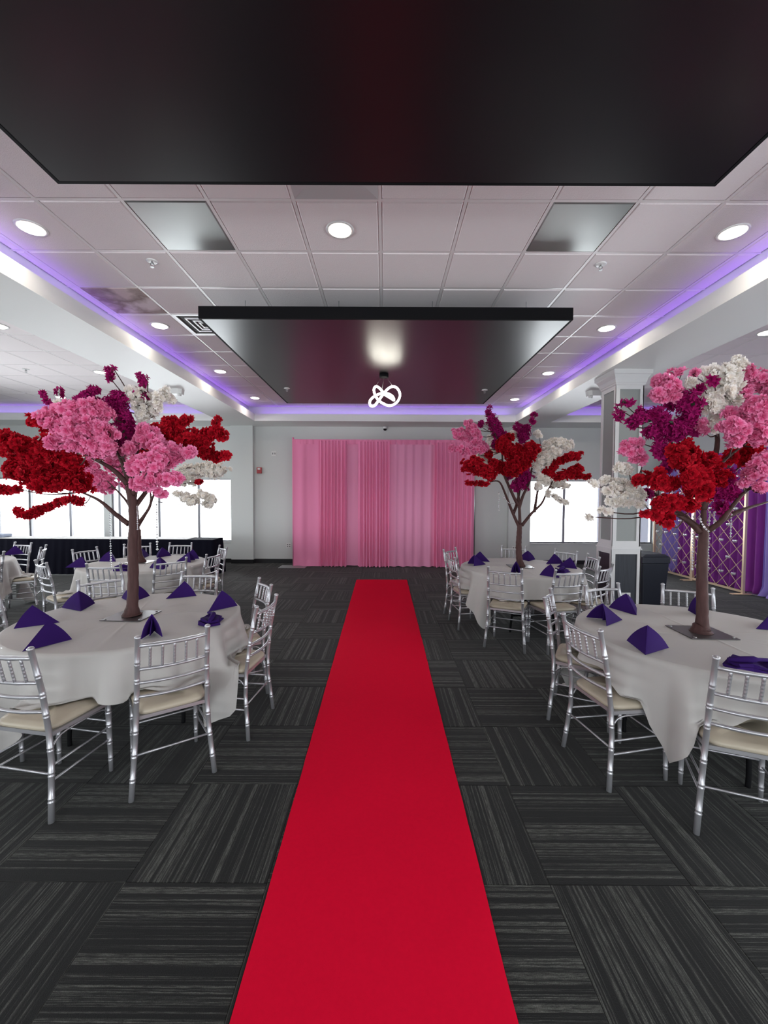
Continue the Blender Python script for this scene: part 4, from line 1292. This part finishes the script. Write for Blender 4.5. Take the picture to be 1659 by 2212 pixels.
BS1 = {P_: .038, R_: .035, W_: .034, G_: .026}
S = 2.676
make_tree((-1.92, 3.09, TH+.008), 'artificial blossom tree with large pink and red clusters on the front left table', (0, 740), S, 3.09,
    [[(770,1010,0),(762,900,0),(738,800,0),(690,660,.0),(650,600,.05)], [(738,820,0),(660,740,-.05),(560,680,-.12),(470,640,-.15)], [(745,1050,0),(660,985,0),(570,910,0),(470,865,.05)],
     [(760,900,0),(770,780,.05),(800,600,.1),(860,420,.15)], [(765,880,0),(860,760,-.05),(980,680,-.05),(1060,600,0)], [(770,960,0),(860,840,.15),(1000,640,.2),(1120,540,.15)],
     [(760,860,0),(720,700,.2),(600,500,.3),(450,380,.35)]],
    [(R_,66,.05,[(500,830),(330,780),(150,760),(60,730)]), (R_,70,.0,[(450,700),(300,640),(120,600),(30,560)]), (R_,48,-.05,[(430,600),(330,580),(250,570)]),
     (R_,28,.05,[(110,850),(0,850)]), (R_,32,.1,[(80,650),(0,620)]), (R_,55,.0,[(200,830),(480,800)]), (R_,60,.15,[(450,760),(250,700),(90,640)]),
     (R_,30,.05,[(470,920),(400,905),(300,945),(210,975),(145,1000),(105,972)]), (R_,42,.2,[(330,510),(260,470),(180,442)]),
     (R_,52,.1,[(880,490),(940,530),(985,455)]), (R_,68,.1,[(960,570),(1100,560),(1190,610)]), (R_,32,.1,[(1040,490),(1060,460),(1098,430)]),
     (R_,42,.1,[(1180,520),(1290,535)]), (R_,26,.1,[(1240,500),(1258,440)]), (R_,36,.1,[(1150,630),(1240,665),(1315,650)]), (R_,50,.1,[(900,610),(990,620)]), (R_,55,.2,[(1010,520),(1130,600)]),
     (P_,66,-.22,[(640,610),(520,560),(360,500),(260,430)]), (P_,58,-.15,[(620,420),(450,390),(310,400)]), (P_,74,-.28,[(640,530),(530,490),(400,450)]), (P_,46,-.2,[(600,640),(450,600),(290,575)]),
     (P_,60,-.15,[(640,430),(540,370),(480,370)]), (P_,54,-.12,[(740,620),(840,560),(828,500)]), (P_,70,-.22,[(760,720),(890,690),(930,620)]), (P_,52,-.22,[(790,830),(890,790),(1020,780)]),
     (P_,34,-.15,[(900,850),(940,870)]), (P_,40,-.18,[(970,700),(1050,640),(1105,630)]), (P_,38,-.1,[(990,610),(1020,600)]), (P_,45,.05,[(600,600),(690,640)]), (P_,55,.0,[(880,580),(930,600),(850,520)]),
     (P_,42,.25,[(640,700),(700,650)]),
     (W_,46,.05,[(750,270),(800,340),(830,450)]), (W_,46,.1,[(850,320),(870,400)]), (W_,25,.1,[(900,370),(960,310),(1000,330)]), (W_,30,.05,[(820,280),(780,290)]), (W_,30,.1,[(900,400),(910,330),(960,270)]),
     (W_,20,.25,[(330,350),(350,360)]),
     (G_,22,.0,[(645,215),(620,150)]), (G_,14,0,[(655,150),(640,190)]), (G_,26,.05,[(830,235),(805,190)]), (G_,16,.05,[(850,200),(820,260)]), (G_,20,.1,[(285,350),(245,290)]), (G_,22,.1,[(345,300),(340,270)]),
     (G_,26,.1,[(430,330),(510,300),(560,270)]), (G_,18,.1,[(520,250),(530,290)]), (G_,56,.02,[(640,340),(700,400),(735,500),(740,580)]), (G_,34,.05,[(660,300),(720,330)]), (G_,28,.1,[(540,350),(590,340)]),
     (G_,50,.05,[(700,520),(730,590)]), (G_,16,.05,[(780,270),(760,290)]), (G_,36,.1,[(850,310),(830,320)])],
    .043, 11, BS1, trunk_pts=[(768,1460,0),(770,1300,0),(766,1180,0),(772,1050,0),(765,930,0),(745,830,0)])

S = 3.687
BS4 = {P_: .036, R_: .036, W_: .036, G_: .028}
make_tree((1.80, 5.42, TH+.008), 'artificial blossom tree with forked bare trunk standing on the rear right table', (940, 840), S, 5.42,
    [[(672,1110,0),(610,970,0),(560,840,-.1),(510,740,-.15),(440,740,-.2)], [(660,930,0),(590,780,-.05),(540,650,0),(530,500,.1),(470,340,.1)], [(675,1080,0),(668,900,0),(650,760,.1),(640,600,.1)],
     [(690,1090,0),(770,990,0),(850,910,0),(900,800,.05),(980,660,.05)], [(668,950,0),(700,850,0),(750,740,0),(780,600,.1),(850,480,.2)], [(790,980,0),(810,850,.1),(830,700,.2)],
     [(625,990,0),(655,900,.1),(690,700,.25),(720,500,.35),(700,350,.3)]],
    [(G_,22,.1,[(420,210),(430,155)]), (G_,22,.1,[(360,290),(365,265)]), (G_,46,.1,[(530,380),(480,320),(455,230)]), (G_,40,.2,[(690,410),(710,350),(650,300)]), (G_,16,.2,[(800,208),(785,203)]), (G_,20,.2,[(782,270),(768,248)]),
     (G_,26,.2,[(735,320),(725,300)]), (G_,46,.0,[(640,760),(720,710),(700,650)]), (G_,22,.0,[(655,800),(620,780)]), (G_,34,0,[(600,690),(590,670)]), (G_,30,.0,[(720,790),(700,760)]), (G_,30,.15,[(500,420),(470,450)]),
     (P_,40,.0,[(370,450),(260,390),(160,350)]), (P_,40,.0,[(340,370),(300,330),(270,290)]), (P_,34,-.1,[(390,480),(250,490),(130,470)]), (P_,18,-.05,[(255,290),(245,270)]), (P_,34,.3,[(690,490),(700,470)]), (P_,40,.0,[(400,470),(320,430)]),
     (W_,26,.1,[(830,380),(810,345)]), (W_,42,.1,[(890,440),(990,430),(1075,455)]), (W_,62,.1,[(850,530),(940,510)]), (W_,52,.05,[(820,610),(880,570)]), (W_,42,.0,[(830,700),(890,740)]), (W_,28,.0,[(830,790),(820,760)]),
     (W_,20,.0,[(1000,780),(1070,762)]), (W_,20,.0,[(945,850),(1000,890),(1050,905)]), (W_,22,0,[(900,850),(905,815)]), (W_,34,.35,[(340,530),(400,560),(500,600)]), (W_,34,.35,[(440,380),(480,500)]), (W_,30,.35,[(620,340),(630,370)]), (W_,34,.1,[(930,770),(1000,740)]),
     (R_,62,-.15,[(660,570),(600,500),(530,430)]), (R_,52,-.15,[(700,620),(740,550),(755,450)]), (R_,34,-.1,[(770,480),(820,475)]), (R_,52,-.2,[(600,600),(640,650)]), (R_,46,-.2,[(600,660),(520,630),(460,590)]),
     (R_,54,-.25,[(460,690),(340,630),(250,610)]), (R_,38,-.25,[(340,580),(310,570)]), (R_,22,-.25,[(410,760),(330,745),(255,750)]), (R_,30,-.1,[(590,400),(600,380)]), (R_,36,.0,[(890,690),(970,590),(1080,545),(1145,530)]),
     (R_,40,.0,[(970,710),(1090,660),(1150,640)]), (R_,24,.0,[(1080,700),(1150,695),(1230,700)]), (R_,30,.05,[(430,540),(420,500)]), (R_,55,-.1,[(690,540),(640,480)]), (R_,34,.0,[(880,660),(920,700)])],
    .045, 44, BS4, trunk_pts=[(668,1330,0),(665,1250,0),(668,1180,0),(672,1110,0),(672,1080,0)])

make_tree((2.16, 2.77, TH+.008), 'artificial tree of dense pink, white, magenta and red blossoms on the front right table', (1260, 740), S, 2.77,
    [[(955,1460,0),(960,1350,0),(950,1240,.05),(900,1100,.1),(880,900,.1)], [(990,1500,0),(1100,1420,-.05),(1190,1300,-.05),(1300,1180,-.05),(1460,1090,0)], [(1100,1415,0),(1250,1340,0),(1470,1270,.1)],
     [(930,1510,0),(840,1430,0),(740,1370,0),(600,1310,0)], [(960,1330,0),(1020,1100,.0),(1100,960,.0),(1300,800,.05)], [(1020,1050,.1),(1070,780,.15),(1030,560,.2),(1130,350,.2)],
     [(920,1480,0),(760,1350,.15),(560,1200,.2),(400,1150,.2)], [(930,1250,.1),(800,1000,.2),(700,800,.2),(560,620,.2)], [(960,1250,.1),(1150,1000,.25),(1300,850,.3)]],
    [(P_,68,.05,[(740,430),(680,350),(600,300)]), (P_,30,.05,[(790,235),(690,235)]), (P_,54,.05,[(640,440),(590,400)]), (P_,55,.1,[(480,930),(400,880),(320,830)]), (P_,40,.1,[(450,800),(360,810)]),
     (P_,22,.1,[(880,262),(890,240)]), (P_,50,.1,[(1310,390),(1330,320),(1300,220)]), (P_,66,.1,[(1460,360),(1400,260)]), (P_,100,-.1,[(1450,620),(1380,500)]), (P_,72,-.15,[(1200,780),(1240,700),(1150,650)]),
     (P_,52,-.05,[(1240,590),(1130,545)]), (P_,84,-.12,[(1450,760),(1350,700)]), (P_,62,-.1,[(1290,1080),(1400,1010),(1450,920)]), (P_,44,.1,[(960,700),(930,640)]), (P_,28,-.1,[(1270,1120),(1240,1140)]),
     (P_,44,-.1,[(1440,1160),(1400,1150)]), (P_,60,-.1,[(1480,1000),(1540,900)]), (P_,90,.0,[(1560,700),(1640,500)]), (P_,90,.0,[(1560,400),(1600,300)]), (P_,60,.15,[(1250,480),(1330,560)]),
     (W_,42,.05,[(1060,220),(950,235)]), (W_,54,.1,[(1220,240),(1235,150)]), (W_,74,.1,[(1180,340),(1130,250)]), (W_,84,.05,[(1130,430),(1030,360)]), (W_,70,.05,[(1080,540),(980,480)]), (W_,44,.1,[(1060,690),(1010,600)]),
     (W_,38,.1,[(870,340),(860,310)]), (W_,44,.1,[(1200,480),(1220,450)]), (W_,60,.15,[(1080,300),(1000,280)]),
     (W_,44,.15,[(360,1010),(280,990)]), (W_,24,.1,[(90,1135),(30,1105)]), (W_,46,.1,[(400,1150),(280,1120),(160,1095)]), (W_,44,.1,[(470,1210),(330,1190),(190,1175)]), (W_,38,.1,[(470,1285),(300,1265),(180,1260)]),
     (W_,22,.1,[(210,1350),(120,1330)]), (W_,18,.1,[(90,1390),(45,1390)]),
     (G_,26,0,[(330,490),(380,465)]), (G_,18,0,[(275,520),(320,480)]), (G_,26,0,[(295,600),(285,560)]), (G_,50,.0,[(370,650),(450,600),(480,545)]), (G_,54,.0,[(560,560),(640,600)]), (G_,70,.0,[(540,710),(680,690),(790,640)]),
     (G_,74,.0,[(840,620),(850,510),(800,420)]), (G_,32,-.02,[(950,360),(910,380)]), (G_,30,-.05,[(1040,330),(1020,290)]), (G_,62,.0,[(690,910),(610,820)]), (G_,44,.05,[(700,990),(640,1000)]), (G_,54,.05,[(1050,1210),(1140,1170),(1200,1230)]),
     (G_,46,.0,[(1120,1360),(1080,1290)]), (G_,66,.02,[(780,720),(700,700)]), (G_,50,.1,[(880,700),(860,640)]), (G_,36,.1,[(520,1190),(500,1230)]), (G_,50,.15,[(1180,1120),(1160,1040)]), (G_,30,.1,[(720,520),(680,500)]),
     (R_,92,-.15,[(950,1010),(850,950),(770,890)]), (R_,92,-.2,[(920,1190),(950,1120),(840,1050)]), (R_,44,-.05,[(1080,970),(1000,910)]), (R_,56,-.1,[(1150,1070),(1070,1080)]), (R_,56,-.08,[(720,1120),(630,1120),(530,1090),(430,1090)]),
     (R_,36,-.1,[(600,1060),(610,1030)]), (R_,60,-.1,[(880,1300),(750,1270),(600,1280)]), (R_,36,-.08,[(650,1430),(570,1370),(480,1340)]), (R_,42,-.08,[(690,1400),(660,1310)]), (R_,56,.1,[(1280,960),(1370,860),(1280,870)]),
     (R_,46,.05,[(1180,910),(1200,880)]), (R_,22,-.08,[(700,1465),(670,1450)]), (R_,50,.05,[(840,840),(800,820)])],
    .041, 55, {P_: .034, R_: .036, W_: .034, G_: .028}, trunk_pts=[(945,2250,0),(948,2100,0),(945,1900,0),(948,1700,0),(958,1550,0),(960,1460,0)])

S = 2.676
make_tree((-3.36, 5.62, TH+.008), 'artificial blossom tree on the rear left table, mostly hidden behind the front one', (0, 740), S, 5.62,
    [[(800,1110,0),(790,950,0),(770,850,0),(700,720,0)], [(803,1040,0),(860,960,0),(890,880,0),(980,760,0),(1100,720,0)], [(800,1060,0),(870,930,.1),(860,820,.2)], [(795,1020,0),(740,930,0),(700,880,-.05),(620,800,-.1)],
     [(780,900,0),(820,700,.1),(900,600,.1)]],
    [(W_,40,0,[(1030,760),(1150,735),(1290,735)]), (W_,34,0,[(1040,800),(1120,780)]), (W_,24,-.1,[(1010,870),(1110,895),(1180,880),(1235,915)]), (W_,20,-.1,[(1180,930),(1220,935)]), (W_,26,-.1,[(1060,900),(1130,920)]), (W_,30,0,[(1200,760),(1270,750)]),
     (P_,46,0,[(640,830),(590,800),(510,720)]), (P_,40,0,[(560,770),(500,700)]), (P_,40,.1,[(700,740),(640,700)]), (P_,36,0,[(590,840),(540,800)]), (P_,30,.1,[(740,830),(720,780)]),
     (R_,50,.1,[(800,650),(880,640)]), (R_,14,0,[(1140,805),(1170,808)]), (R_,60,.2,[(620,620),(540,600)]), (G_,50,.1,[(760,560),(720,500)]), (P_,50,.2,[(860,700),(930,720)]), (W_,50,.3,[(820,560),(880,520)])],
    .048, 22, BS4, indiv=280, trunk_pts=[(800,1200,0),(800,1150,0),(800,1080,0)])

# ------------------------------------------------------------------ crystal strands
def strand(pts, r, gap, label):
    pts = [Vector(p) for p in pts]
    cv = catmull(pts, 10) if len(pts) > 2 else [pts[0].lerp(pts[1], k/10) for k in range(11)]
    base = cv[0]; mb = MB(); acc = 0; last = cv[0]; n = 0
    mb.tube([c-base for c in cv], .0008, 3)
    for a, b in zip(cv[:-1], cv[1:]):
        L_ = (b-a).length; p = gap-acc
        while p < L_:
            c = a.lerp(b, p/L_) - base; s = r*(1.25 if n % 3 == 0 else .9); n += 1
            vs = [c+Vector((0,0,s*1.1)), c-Vector((0,0,s*1.1))] + [c+Vector((math.cos(k*math.pi/3)*s, math.sin(k*math.pi/3)*s, 0)) for k in range(6)]
            mb.add(vs, [(0, 2+k, 2+(k+1)%6) for k in range(6)] + [(1, 2+(k+1)%6, 2+k) for k in range(6)], False)
            p += gap
        acc = (acc + L_) % gap
    o = mb.build('crystal_strand', mCrystal, None, base); tag(o, label, 'crystal strand', 'hanging crystal strands')
def vs_(px, y0, y1, Y): return [atY(px, y0, Y), Vector((atY(px, y0, Y).x, Y, atY(px, y1, Y).z))]
strand(vs_(237, 1098, 1233, 4.83), .011, .028, 'long crystal strand hanging left of the front left trunk')
strand(vs_(338, 1085, 1188, 5.60), .014, .034, 'crystal strand hanging right of the front left trunk')
strand(vs_(296, 1090, 1145, 3.02), .005, .014, 'short crystal strand against the front left trunk')
strand(vs_(1078, 1060, 1104, 5.3), .010, .025, 'short crystal strand hanging on the left of the rear right tree')
strand([atY(1086, 1070, 5.35), atY(1098, 1086, 5.33), atY(1114, 1088, 5.35)], .010, .024, 'crystal strand looped between two branches of the rear right tree')
q = [(1510,1115),(1516,1130),(1524,1142),(1531,1148)]
strand([atY(x, y, 2.67) for x, y in q], .0085, .020, 'crystal strand lying across the fork of the front right trunk')
strand(vs_(1499, 1110, 1235, 2.95), .0085, .021, 'long crystal strand hanging just left of the front right trunk')
strand(vs_(1533, 1100, 1232, 2.95), .0085, .021, 'crystal strand hanging just right of the front right trunk')
strand(vs_(1580, 1105, 1165, 2.75), .0075, .021, 'crystal strand hanging from the right branch of the front right tree')
strand(vs_(1544, 1100, 1150, 2.9), .0075, .021, 'short crystal strand right of the front right trunk under the leaves')
